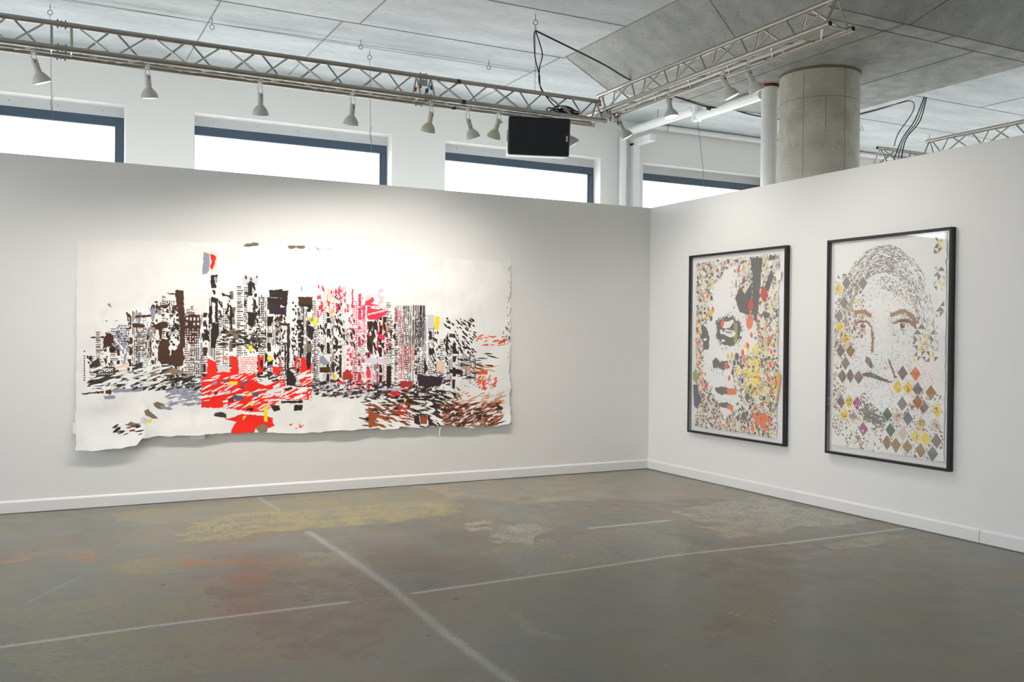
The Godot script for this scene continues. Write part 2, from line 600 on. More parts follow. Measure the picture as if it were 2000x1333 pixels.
func city_picture() -> ImageTexture:
	rng.seed = 4021
	var im := Image.create(2048, 924, false, Image.FORMAT_RGB8)
	var paper := srgb(240, 238, 235)
	im.fill(paper)
	for i in 260:   # faint scuffs and overlaps in the paper
		var t := rng.randf_range(-0.018, 0.012)
		blob(im, Vector2(rng.randf() * 2048, rng.randf() * 924), rng.randf_range(6, 36), rng.randf_range(1, 4), rng.randf_range(60, 110), Color(paper.r + t, paper.g + t, paper.b + t))
	var ink := [paper, srgb(44, 31, 29), srgb(76, 46, 31), srgb(60, 55, 47), srgb(150, 151, 168), srgb(208, 209, 216), srgb(146, 122, 98), srgb(250, 34, 16), srgb(158, 22, 36), srgb(250, 224, 40), srgb(226, 54, 88), srgb(240, 208, 178), srgb(240, 92, 38), srgb(54, 34, 48), srgb(166, 82, 42), srgb(216, 156, 118), srgb(124, 110, 92), srgb(98, 90, 114), srgb(232, 222, 214), srgb(176, 52, 38)]
	skyline(im, paper, ink)
	for e in CITY:
		var c: Color = ink[e[1]]
		if e[0] == 0:
			var pts := []
			for k in range(2, e.size(), 2):
				pts.append(Vector2(e[k], e[k + 1]))
			fill_poly(im, torn(pts, 2.2), c)
			continue
		var x0: float = e[2]
		var y0: float = e[3]
		var x1: float = e[4]
		var y1: float = e[5]
		if e[0] == 1:
			for k in int(e[6]):
				var cw: float = (x1 - x0) / e[6]
				var x := x0 + (k + rng.randf_range(0, 0.35)) * cw
				var y := y0
				while y < y1 - 4:
					var ln := rng.randf_range(0.12, 0.6) * (y1 - y0)
					flat_rect(im, x, y, x + cw * e[7] * rng.randf_range(0.6, 1.3), minf(y + ln, y1), vary(c, 0.03))
					y += ln + rng.randf_range(3, 24)
		elif e[0] == 2:
			for k in int(e[6]):
				var ch: float = (y1 - y0) / e[6]
				var y := y0 + (k + rng.randf_range(0, 0.25)) * ch
				var x := x0 + rng.randf_range(0, 0.2) * (x1 - x0)
				while x < x1 - 2:
					var ln := rng.randf_range(0.15, 0.7) * (x1 - x0)
					var slope := rng.randf_range(-2.5, 0.5)
					var th: float = ch * e[7] * rng.randf_range(0.6, 1.3)
					var xe := minf(x + ln, x1)
					fill_poly(im, PackedVector2Array([Vector2(x, y), Vector2(xe, y + slope), Vector2(xe, y + slope + th), Vector2(x, y + th)]), vary(c, 0.03))
					x += ln + rng.randf_range(3, 12)
		elif e[0] == 3:
			var cw: float = (x1 - x0) / e[6]
			var ch: float = (y1 - y0) / e[7]
			for i in int(e[6]):
				for j in int(e[7]):
					if rng.randf() < 0.88:
						flat_rect(im, x0 + (i + 0.2) * cw, y0 + (j + 0.2) * ch, x0 + (i + rng.randf_range(0.6, 0.85)) * cw, y0 + (j + rng.randf_range(0.6, 0.85)) * ch, vary(c, 0.03))
		else:
			for k in int(e[6]):
				blob(im, Vector2(rng.randf_range(x0, x1), rng.randf_range(y0, y1)), rng.randf_range(e[7], e[8]) * (0.95 if e[0] == 4 else 0.66), e[10] * rng.randf_range(0.6, 1.3), e[9] + rng.randf_range(-14, 14), vary(c, 0.03))
	return ImageTexture.create_from_image(im)

# rows of cut-out towers that stand behind the larger shapes
func skyline(im: Image, paper: Color, ink: Array) -> void:
	var top := [Vector2(32, 504), Vector2(110, 407), Vector2(269, 290), Vector2(403, 249), Vector2(510, 325), Vector2(546, 212), Vector2(586, 278), Vector2(696, 184), Vector2(753, 217), Vector2(810, 250), Vector2(927, 259), Vector2(1070, 224), Vector2(1218, 215), Vector2(1346, 248), Vector2(1476, 282), Vector2(1597, 292), Vector2(1644, 379), Vector2(1750, 429), Vector2(1864, 506)]
	var foot := [Vector2(33, 620), Vector2(312, 631), Vector2(512, 650), Vector2(588, 606), Vector2(882, 610), Vector2(1025, 671), Vector2(1222, 687), Vector2(1480, 692), Vector2(1641, 645), Vector2(1865, 622)]
	var x := 40.0
	while x < 1830.0:
		var wide := rng.randf_range(10, 34)
		var y1: float = along(x + wide / 2, foot) + rng.randf_range(-30, 26)
		var y0: float = along(x + wide / 2, top) + rng.randf_range(-6, 70)
		var set_ := [2, 3, 2, 1, 4] if x < 600 else ([1, 1, 16, 5, 1] if x < 1080 else ([10, 1, 1, 2, 5, 10] if x < 1440 else [13, 1, 13, 2]))
		var c: Color = ink[set_[rng.randi() % set_.size()]]
		var style := rng.randi() % 5
		var y := y0
		if style == 0:
			while y < y1:
				var ln := rng.randf_range(14, 60)
				fill_poly(im, torn([Vector2(x, y), Vector2(x + wide * rng.randf_range(0.4, 0.8), y), Vector2(x + wide * rng.randf_range(0.4, 0.8), y + ln), Vector2(x, y + ln)], 1.6), vary(c, 0.04))
				y += ln + rng.randf_range(4, 40)
		elif style == 1:
			while y < y1:
				flat_rect(im, x, y, x + wide * rng.randf_range(0.4, 0.95), y + rng.randf_range(2, 5), vary(c, 0.04))
				y += rng.randf_range(6, 11)
		elif style == 2:
			for k in int(wide / 7.0):
				y = y0 + rng.randf_range(0, 20)
				while y < y1:
					var ln := rng.randf_range(12, 70)
					flat_rect(im, x + k * 7.0, y, x + k * 7.0 + rng.randf_range(2, 4.5), minf(y + ln, y1), vary(c, 0.04))
					y += ln + rng.randf_range(4, 16)
		elif style == 3:
			while y < y1:
				for k in int(wide / 8.0):
					if rng.randf() < 0.8:
						flat_rect(im, x + k * 8.0, y, x + k * 8.0 + 4.6, y + 6, vary(c, 0.04))
				y += 10
		else:
			for k in int((y1 - y0) * wide / 190.0):
				blob(im, Vector2(x + rng.randf() * wide, rng.randf_range(y0, y1)), rng.randf_range(2, 6), rng.randf_range(1, 2.6), rng.randf_range(60, 110), vary(c, 0.04))
		x += wide * rng.randf_range(0.72, 1.05)
	# busy waterfront below the towers
	for k in 900:
		x = rng.randf_range(60, 1700)
		var yf: float = along(x, foot)
		var c: Color = ink[[1, 3, 3, 4, 16, 5][rng.randi() % 6] if x < 640 else [1, 2, 1, 4, 13, 5][rng.randi() % 6]]
		blob(im, Vector2(x, yf + rng.randf_range(-46, 34)), rng.randf_range(2, 6), rng.randf_range(1.4, 4.5), rng.randf_range(-26, 10), vary(c, 0.04))

# how dark an invented face is at u, v (0..1 across and down the sheet), from soft ovals
func oval(u: float, v: float, cx: float, cy: float, rx: float, ry: float) -> float:
	return clampf(1.6 - 1.6 * (pow((u - cx) / rx, 2) + pow((v - cy) / ry, 2)), 0.0, 1.0)

func step_line(v: float, pts: Array) -> float:
	for i in pts.size() - 1:
		if v <= pts[i + 1].x:
			return lerpf(pts[i].y, pts[i + 1].y, clampf((v - pts[i].x) / (pts[i + 1].x - pts[i].x), 0, 1))
	return pts[-1].y

func star(im: Image, at: Vector2, r: float, points: int, c: Color) -> void:
	var pts := PackedVector2Array()
	for k in points * 2:
		var t := PI * k / points
		pts.append(at + Vector2(cos(t) * 0.85, sin(t)) * (r if k % 2 == 0 else r * 0.66))
	fill_poly(im, pts, c)

func petal(im: Image, at: Vector2, r: float, deg: float, c: Color) -> void:
	var pts := PackedVector2Array()
	var a := deg_to_rad(deg)
	for k in 14:
		var t := TAU * k / 14.0
		var q := Vector2(cos(t) * r * 0.62, sin(t) * r)
		if q.y < 0:
			q.x *= 1.0 - pow(-q.y / r, 1.4) * 0.85
		pts.append(at + q.rotated(a))
	fill_poly(im, pts, c)

func first_face_picture() -> ImageTexture:
	rng.seed = 77
	var w := 720.0
	var h := 1024.0
	var im := Image.create(int(w), int(h), false, Image.FORMAT_RGB8)
	im.fill(srgb(238, 237, 234))
	var dark := [srgb(84, 78, 74), srgb(70, 64, 62), srgb(96, 90, 86), srgb(60, 58, 60)]
	var warm := [srgb(240, 118, 42), srgb(232, 84, 48), srgb(246, 168, 52), srgb(226, 198, 88)]
	var bright := [srgb(244, 222, 50), srgb(234, 200, 60), srgb(190, 182, 92)]
	var pale := [srgb(226, 214, 192), srgb(206, 202, 198), srgb(232, 220, 170), srgb(184, 180, 178)]
	var right_edge := [Vector2(0, 0.48), Vector2(0.12, 0.5), Vector2(0.3, 0.6), Vector2(0.36, 0.72), Vector2(0.5, 0.78), Vector2(0.56, 0.6), Vector2(0.6, 0.4), Vector2(0.68, 0.48), Vector2(0.78, 0.56), Vector2(0.86, 0.55), Vector2(0.92, 0.42), Vector2(1, 0.3)]
	var left_edge := [Vector2(0, 0.5), Vector2(0.1, 0.34), Vector2(0.16, 0.22), Vector2(0.34, 0.17), Vector2(0.4, 0.1), Vector2(0.6, 0.09), Vector2(0.72, 0.16), Vector2(0.85, 0.28), Vector2(0.93, 0.42), Vector2(1, 0.5)]
	for k in 900:   # large pasted pieces lowest
		var u := rng.randf()
		var v := rng.randf()
		if u > step_line(v, right_edge) + 0.03 or u < step_line(v, left_edge) - 0.03:
			var c: Color = [srgb(112, 104, 96), srgb(84, 78, 74), srgb(150, 142, 132), srgb(196, 186, 170), srgb(206, 140, 80)][rng.randi() % 5]
			blob(im, Vector2(u * w, v * h), rng.randf_range(7, 17), rng.randf_range(0.8, 1.6), rng.randf_range(0, 180), vary(c, 0.04))
	for k in 7600:
		var u := rng.randf()
		var v := rng.randf()
		var outside := u > step_line(v, right_edge) + rng.randf_range(-0.05, 0.05) or u < step_line(v, left_edge) + rng.randf_range(-0.03, 0.03)
		if not outside or rng.randf() > 0.62:
			continue
		var set_: Array = dark
		var roll := rng.randf()
		if v > 0.45 and v < 0.78 and u > 0.6:
			set_ = bright if roll < 0.34 else (warm if roll < 0.5 else (pale if roll < 0.72 else dark))
		elif u < 0.3 and v > 0.32 and v < 0.75:
			set_ = warm if roll < 0.45 else (pale if roll < 0.7 else dark)
		elif v < 0.3:
			set_ = pale if roll < 0.62 else (warm if roll < 0.76 else dark)
		else:
			set_ = dark if roll < 0.42 else (pale if roll < 0.82 else warm)
		blob(im, Vector2(u * w, v * h), rng.randf_range(3, 12), rng.randf_range(0.7, 1.6), rng.randf_range(0, 180), vary(set_[rng.randi() % set_.size()], 0.04))
	for k in 3400:   # white cuts back through the layers
		blob(im, Vector2(rng.randf_range(0.0, 1.0) * w, rng.randf() * h), rng.randf_range(1.2, 3.4), rng.randf_range(1, 3), rng.randf_range(0, 180), srgb(240, 239, 236))
	var d0: Color = dark[0]
	for q in [[[0.5, 0.23], [0.56, 0.16], [0.62, 0.21], [0.7, 0.14], [0.7, 0.25], [0.66, 0.33], [0.56, 0.31]], [[0.68, 0.01], [0.82, 0.01], [0.79, 0.22], [0.76, 0.38], [0.7, 0.3], [0.71, 0.12]], [[0.9, 0.0], [0.97, 0.01], [0.96, 0.03], [0.88, 0.03]], [[0.92, 0.08], [0.95, 0.12], [0.88, 0.2], [0.84, 0.18]]]:
		var pts := []
		for s in q:
			pts.append(Vector2(s[0] * w, s[1] * h))
		fill_poly(im, torn(pts, 2.0), d0)
	for q in [[0.69, 0.27, 26, 8, 0], [0.68, 0.36, 34, 5, 1], [0.84, 0.22, 30, 170, 0]]:
		petal(im, Vector2(q[0] * w, q[1] * h), q[2] * 1.5, q[3], srgb(205, 52, 40) if q[4] == 0 else srgb(236, 120, 70))
	# features: eyes, nose, lips as stippled dark patches of paper
	for k in 5200:
		var u := rng.randf()
		var v := rng.randf()
		var t := 0.0
		t = maxf(t, oval(u, v, 0.42, 0.46, 0.19, 0.12) * 0.25)
		t = maxf(t, oval(u, v, 0.6, 0.36, 0.12, 0.1) * 0.3)
		t = maxf(t, oval(u, v, 0.3, 0.64, 0.13, 0.06) * 0.5)
		t = maxf(t, oval(u, v, 0.4, 0.77, 0.15, 0.03) * 0.35)
		t = maxf(t, oval(u, v, 0.4, 0.85, 0.13, 0.03) * 0.5)
		t = maxf(t, oval(u, v, 0.5, 0.25, 0.08, 0.2) * 0.35)
		t = maxf(t, oval(u, v, 0.12, 0.45, 0.07, 0.1) * 0.4)
		if rng.randf() < t:
			blob(im, Vector2(u * w, v * h), rng.randf_range(1, 3.6), rng.randf_range(1, 2.4), rng.randf_range(0, 180), vary(d0, 0.05))
	var eye := []
	for s in [[0.27, 0.36], [0.36, 0.33], [0.5, 0.34], [0.58, 0.38], [0.57, 0.46], [0.5, 0.505], [0.36, 0.5], [0.27, 0.46]]:
		eye.append(Vector2(s[0] * w, s[1] * h))
	fill_poly(im, torn(eye, 9.0, 6.0), srgb(88, 80, 70))
	for k in 90:
		var a := rng.randf() * TAU
		blob(im, Vector2(0.425 + cos(a) * 0.165, 0.42 + sin(a) * 0.095) * Vector2(w, h), rng.randf_range(1.5, 6), rng.randf_range(1, 2.4), rng.randf_range(0, 180), srgb(88, 80, 70) if k % 2 == 0 else srgb(240, 239, 236))
	flat_rect(im, 0.49 * w, 0.37 * h, 0.535 * w, 0.485 * h, srgb(160, 152, 78))
	petal(im, Vector2(0.35, 0.37) * Vector2(w, h), 30, 20, srgb(232, 78, 50))
	for q in [[0.42, 0.38, 26, 2.2, -14], [0.43, 0.43, 24, 2.3, 4], [0.36, 0.475, 9, 2.2, 0], [0.34, 0.425, 14, 1.5, 60]]:
		blob(im, Vector2(q[0] * w, q[1] * h), q[2], q[3], q[4], srgb(240, 239, 236))
	blob(im, Vector2(0.43 * w, 0.425 * h), 9, 4, 5, srgb(170, 166, 160))
	for q in [[[0.07, 0.38], [0.15, 0.4], [0.18, 0.46], [0.17, 0.53], [0.11, 0.53], [0.08, 0.46]], [[0.22, 0.6], [0.27, 0.575], [0.32, 0.6], [0.42, 0.59], [0.44, 0.63], [0.36, 0.65], [0.3, 0.635], [0.23, 0.64]], [[0.25, 0.755], [0.34, 0.745], [0.42, 0.75], [0.42, 0.785], [0.34, 0.795], [0.27, 0.775]], [[0.3, 0.845], [0.4, 0.835], [0.46, 0.845], [0.42, 0.87], [0.34, 0.865]]]:
		var pts := []
		for s in q:
			pts.append(Vector2(s[0] * w, s[1] * h))
		fill_poly(im, torn(pts, 4.0, 7.0), d0)
	fill_poly(im, torn([Vector2(0.41 * w, 0.755 * h), Vector2(0.54 * w, 0.75 * h), Vector2(0.53 * w, 0.785 * h), Vector2(0.42 * w, 0.79 * h)], 4.0, 7.0), srgb(226, 112, 44))
	fill_poly(im, torn([Vector2(0.42 * w, 0.85 * h), Vector2(0.5 * w, 0.85 * h), Vector2(0.49 * w, 0.89 * h), Vector2(0.42 * w, 0.87 * h)], 3.0, 7.0), srgb(226, 112, 44))
	blob(im, Vector2(0.12 * w, 0.47 * h), 12, 1.6, 0, srgb(238, 237, 234))
	# star and petal shaped windows in the layers
	var petals := [[0.42, 0.565, 0], [0.4, 0.62, 1], [0.5, 0.6, 2], [0.44, 0.69, 1], [0.53, 0.67, 0], [0.47, 0.56, 0], [0.6, 0.54, 1], [0.62, 0.585, 1], [0.55, 0.64, 3], [0.48, 0.655, 2], [0.6, 0.7, 2], [0.66, 0.5, 1], [0.8, 0.3, 4], [0.92, 0.3, 4], [0.83, 0.37, 4], [0.95, 0.38, 4], [0.9, 0.46, 1], [0.93, 0.53, 1], [0.2, 0.22, 2], [0.22, 0.29, 1], [0.2, 0.34, 2], [0.22, 0.16, 4], [0.09, 0.14, 4], [0.7, 0.44, 1], [0.93, 0.2, 4], [0.86, 0.75, 4], [0.78, 0.8, 4], [0.82, 0.65, 4], [0.92, 0.6, 1], [0.9, 0.68, 1]]
	for q in petals:
		var c: Color = [warm[3], warm[1], dark[1], bright[0], pale[2]][q[2]]
		petal(im, Vector2(q[0] * w, q[1] * h), rng.randf_range(24, 32), rng.randf_range(-30, 30), srgb(240, 239, 236))
		petal(im, Vector2(q[0] * w, q[1] * h), rng.randf_range(18, 24), rng.randf_range(-30, 30), c)
	for q in [[0.53, 0.565, 2], [0.66, 0.79, 2], [0.9, 0.8, 4], [0.62, 0.9, 2], [0.78, 0.9, 2], [0.2, 0.31, 0], [0.86, 0.33, 2], [0.74, 0.7, 3], [0.83, 0.93, 1]]:
		star(im, Vector2(q[0] * w, q[1] * h), 27, 9, [warm[3], warm[1], dark[0], bright[0], srgb(196, 192, 110)][q[2]])
	for k in 26:
		blob(im, Vector2(rng.randf_range(0.72, 0.92) * w, rng.randf_range(0.88, 0.97) * h), rng.randf_range(8, 16), 1.5, rng.randf_range(0, 180), warm[0])
	for k in 30:
		blob(im, Vector2(rng.randf_range(0.62, 0.8) * w, rng.randf_range(0.5, 0.76) * h), rng.randf_range(6, 14), 1.4, rng.randf_range(0, 180), bright[0])
	return ImageTexture.create_from_image(im)

const GLYPHS := {"m": ["00000", "11010", "10101", "10101", "10101"], "i": ["1", "0", "1", "1", "1"], "8": ["010", "101", "010", "101", "010"], "!": ["1", "1", "1", "0", "1"], "V": ["101", "101", "101", "101", "010"], "E": ["111", "100", "110", "100", "111"], "N": ["1001", "1101", "1011", "1001", "1001"]}

func letters(im: Image, text: String, at: Vector2, px: float, c: Color) -> void:
	var x := at.x
	for ch in text:
		var rows: Array = GLYPHS[ch]
		for j in 5:
			for i in rows[j].length():
				if rows[j][i] == "1":
					flat_rect(im, x + i * px, at.y + j * px, x + (i + 1) * px, at.y + (j + 1) * px, c)
		x += (rows[0].length() + 1) * px

func second_face_picture() -> ImageTexture:
	rng.seed = 1913
	var w := 700.0
	var h := 1080.0
	var im := Image.create(int(w), int(h), false, Image.FORMAT_RGB8)
	var paper := srgb(238, 237, 234)
	im.fill(paper)
	var grey := srgb(112, 104, 98)
	var tan_ := srgb(150, 112, 66)
	var taupe := srgb(134, 122, 112)
	var yellow := srgb(238, 208, 72)
	# the left side and the lower corners are pasted over with print
	for k in 5200:
		var u := rng.randf()
		var v := rng.randf()
		var t := 0.0
		t = maxf(t, 0.75 if u < 0.2 - 0.1 * v and v > 0.18 and v < 0.95 else 0.0)
		t = maxf(t, oval(u, v, 0.15, 0.33, 0.2, 0.2) * 0.9)
		t = maxf(t, oval(u, v, 0.3, 0.92, 0.2, 0.16) * 0.6)
		t = maxf(t, oval(u, v, 0.8, 0.86, 0.34, 0.2) * 0.5)
		if rng.randf() < t * 0.8:
			var c: Color = [grey, tan_, taupe, srgb(196, 176, 150), srgb(212, 202, 190), srgb(226, 196, 90)][rng.randi() % 6]
			blob(im, Vector2(u * w, v * h), rng.randf_range(2, 8), rng.randf_range(0.7, 2), rng.randf_range(0, 180), vary(c, 0.04))
	# hair: short strokes along arcs over the forehead and down the right
	for k in 3600:
		var ang := rng.randf_range(-200.0, 18.0)
		var rad := rng.randf_range(0.72, 1.08)
		var dens := 1.0 if ang < -70 else clampf(0.75 - (ang + 70) / 160.0, 0.12, 1.0)
		if ang < -150:
			dens *= 0.7
		if rng.randf() > dens * 0.8:
			continue
		var a := deg_to_rad(ang)
		var q := Vector2(0.46 + cos(a) * 0.42 * rad, 0.42 + sin(a) * 0.36 * rad)
		var tangent := rad_to_deg(atan2(cos(a) * 0.36 * h, -sin(a) * 0.42 * w))
		blob(im, q * Vector2(w, h), rng.randf_range(0.9, 2.1), rng.randf_range(3, 9), tangent + rng.randf_range(-14, 14), vary(grey if rng.randf() < 0.72 else (taupe if rng.randf() < 0.7 else tan_), 0.05))
	# stippled shading
	for k in 26000:
		var u := rng.randf()
		var v := rng.randf()
		var t := 0.0
		t = maxf(t, oval(u, v, 0.29, 0.4, 0.16, 0.08) * 0.5)
		t = maxf(t, oval(u, v, 0.62, 0.4, 0.16, 0.08) * 0.45)
		t = maxf(t, oval(u, v, 0.28, 0.52, 0.16, 0.16) * 0.3)
		t = maxf(t, oval(u, v, 0.66, 0.55, 0.14, 0.16) * 0.26)
		t = maxf(t, oval(u, v, 0.38, 0.58, 0.06, 0.12) * 0.35)
		t = maxf(t, oval(u, v, 0.46, 0.6, 0.16, 0.05) * 0.3)
		t = maxf(t, oval(u, v, 0.45, 0.76, 0.24, 0.12) * 0.34)
		t = maxf(t, oval(u, v, 0.44, 0.66, 0.22, 0.03) * 0.4)
		t = maxf(t, oval(u, v, 0.6, 0.26, 0.24, 0.12) * 0.22)
		t = maxf(t, oval(u, v, 0.3, 0.22, 0.2, 0.1) * 0.4)
		t = maxf(t, oval(u, v, 0.82, 0.7, 0.12, 0.14) * 0.25)
		t = maxf(t, oval(u, v, 0.75, 0.9, 0.3, 0.1) * 0.4)
		if rng.randf() < t * 0.72:
			blob(im, Vector2(u * w, v * h), rng.randf_range(0.7, 1.7), rng.randf_range(1.5, 4), rng.randf_range(20, 80) if u > 0.45 else rng.randf_range(-80, -10), vary(grey, 0.06))
	# brows, eyes, nose and mouth
	for q in [[[0.2, 0.335], [0.3, 0.33], [0.37, 0.355], [0.36, 0.37], [0.28, 0.35], [0.2, 0.355]], [[0.53, 0.35], [0.66, 0.33], [0.74, 0.36], [0.79, 0.4], [0.76, 0.4], [0.66, 0.35], [0.54, 0.37]], [[0.55, 0.4], [0.6, 0.38], [0.7, 0.375], [0.76, 0.4], [0.77, 0.43], [0.7, 0.395], [0.6, 0.4]], [[0.2, 0.4], [0.26, 0.38], [0.34, 0.39], [0.38, 0.42], [0.32, 0.4], [0.24, 0.41]], [[0.36, 0.42], [0.39, 0.44], [0.39, 0.53], [0.36, 0.53], [0.37, 0.47]]]:
		var pts := []
		for s in q:
			pts.append(Vector2(s[0] * w, s[1] * h))
		fill_poly(im, torn(pts, 3.5, 6.0), tan_)
	for e in [Vector2(0.285, 0.408), Vector2(0.645, 0.408)]:
		var at := Vector2(e.x * w, e.y * h)
		blob(im, at, 22, 1.7, 4, paper)
		blob(im, at, 17, 1.05, 0, tan_)
		blob(im, at, 8, 1.0, 0, srgb(86, 70, 52))
		blob(im, at + Vector2(4, -5), 4, 1.0, 0, paper)
		blob(im, at + Vector2(0, -21), 5, 7, -3, srgb(104, 80, 56))
		blob(im, at + Vector2(2, 22), 2.5, 9, 4, tan_)
	for q in [[[0.28, 0.636], [0.36, 0.626], [0.44, 0.645], [0.56, 0.668], [0.55, 0.675], [0.42, 0.66], [0.35, 0.652], [0.29, 0.65]], [[0.32, 0.55], [0.36, 0.565], [0.39, 0.6], [0.36, 0.61], [0.31, 0.58]], [[0.52, 0.56], [0.54, 0.57], [0.6, 0.65], [0.58, 0.65]]]:
		var pts := []
		for s in q:
			pts.append(Vector2(s[0] * w, s[1] * h))
		fill_poly(im, torn(pts, 3.5, 6.0), grey)
	for k in 230:   # a fringe of ragged strokes above the brow
		var s := rng.randf()
		var q := Vector2(lerpf(0.44, 0.76, s), lerpf(0.205, 0.315, s * s * 0.7 + s * 0.3) + rng.randf_range(-0.035, 0.03))
		blob(im, q * Vector2(w, h), rng.randf_range(0.9, 2.6), rng.randf_range(2, 4), 38 + rng.randf_range(-20, 20), vary(grey if s < 0.55 else tan_, 0.05))
	for k in 300:   # shade of the neck
		var s := rng.randf()
		var q := Vector2(lerpf(0.26, 0.47, s) + rng.randf_range(-0.05, 0.05), lerpf(0.75, 0.86, s) + rng.randf_range(-0.03, 0.08) * (1.0 - s * 0.6))
		blob(im, q * Vector2(w, h), rng.randf_range(1.5, 6), rng.randf_range(1, 2.5), 40 + rng.randf_range(-40, 40), vary(grey, 0.05))
	# pinwheels of triangles
	for g in [[0.9, 0.15, 3, 5, 21], [0.74, 0.4, 6, 7, 24], [0.92, 0.3, 2, 3, 24], [0.0, 0.7, 5, 5, 15], [0.0, 0.84, 5, 5, 15], [0.9, 0.02, 2, 3, 24]]:
		for i in int(g[2]):
			for j in int(g[3]):
				if rng.randf() < 0.2:
					continue
				var at := Vector2(g[0] * w + i * g[4], g[1] * h + j * g[4] * 1.1)
				var s: float = g[4] * 0.94
				var c: Color = [grey, taupe, srgb(196, 186, 160), srgb(216, 208, 196), tan_][rng.randi() % 5]
				if g[0] > 0.5 and rng.randf() < 0.12:
					c = yellow
				var corners := [at, at + Vector2(s, 0), at + Vector2(s, s * 1.1), at + Vector2(0, s * 1.1)]
				fill_poly(im, PackedVector2Array(corners), paper)
				var k := (i + j) % 4
				fill_poly(im, PackedVector2Array([corners[k], corners[(k + 1) % 4], corners[(k + 2) % 4]]), c)
	# diamonds of pasted print
	var kinds := [srgb(122, 110, 100), yellow, srgb(150, 116, 58), srgb(60, 92, 62), srgb(222, 132, 52), srgb(108, 108, 112), srgb(216, 196, 178), srgb(168, 70, 130)]
	for q in [[0.28, 0.205, 0], [0.12, 0.2, 0], [0.1, 0.295, 0], [0.04, 0.225, 1], [0.06, 0.41, 1], [0.12, 0.47, 1], [0.05, 0.36, 0], [0.17, 0.53, 2], [0.07, 0.53, 0], [0.12, 0.59, 0], [0.17, 0.65, 0], [0.25, 0.655, 0], [0.09, 0.655, 0], [0.65, 0.625, 0], [0.76, 0.625, 4], [0.61, 0.69, 1], [0.7, 0.69, 1], [0.78, 0.695, 5], [0.89, 0.705, 2], [0.65, 0.765, 0], [0.83, 0.77, 0], [0.52, 0.82, 3], [0.61, 0.83, 6], [0.7, 0.83, 5], [0.81, 0.845, 6], [0.93, 0.845, 6], [0.08, 0.78, 0], [0.16, 0.775, 1], [0.24, 0.78, 7], [0.12, 0.84, 1], [0.2, 0.845, 6], [0.55, 0.89, 3], [0.66, 0.9, 6], [0.77, 0.905, 1], [0.85, 0.91, 1], [0.94, 0.915, 0], [0.52, 0.95, 2], [0.6, 0.955, 2], [0.7, 0.96, 2], [0.81, 0.965, 2], [0.91, 0.97, 5], [0.3, 0.9, 7], [0.78, 0.75, 2], [0.94, 0.78, 1]]:
		var at := Vector2(q[0] * w, q[1] * h)
		var rx := 32.0
		var ry := 37.0
		fill_poly(im, torn([at + Vector2(0, -ry - 5), at + Vector2(rx + 4, 0), at + Vector2(0, ry + 5), at + Vector2(-rx - 4, 0)], 1.5), paper)
		fill_poly(im, torn([at + Vector2(0, -ry), at + Vector2(rx, 0), at + Vector2(0, ry), at + Vector2(-rx, 0)], 1.2), vary(kinds[q[2]], 0.03))
		if q[2] in [1, 4, 6, 7] and rng.randf() < 0.8:
			for k in 5:
				blob(im, at + Vector2(rng.randf_range(-13, 13), rng.randf_range(-15, 15)), rng.randf_range(2, 6), rng.randf_range(1, 2.4), rng.randf_range(0, 180), [grey, srgb(200, 120, 60), srgb(228, 220, 208), srgb(172, 90, 130)][rng.randi() % 4])
	letters(im, "mi", Vector2(0.085 * w, 0.83 * h), 5.0, srgb(214, 132, 40))
	letters(im, "VEN", Vector2(0.165 * w, 0.838 * h), 4.0, srgb(90, 84, 80))
	blob(im, Vector2(0.81, 0.845) * Vector2(w, h), 20, 1, 0, yellow)
	letters(im, "8!", Vector2(0.795 * w, 0.828 * h), 6.0, srgb(70, 62, 50))
	return ImageTexture.create_from_image(im)

# ---------------------------------------------------------------- floor picture: 8 m by 8 m of worn, painted concrete

func inside(q: Vector2, poly: PackedVector2Array) -> bool:
	return Geometry2D.is_point_in_polygon(q, poly)

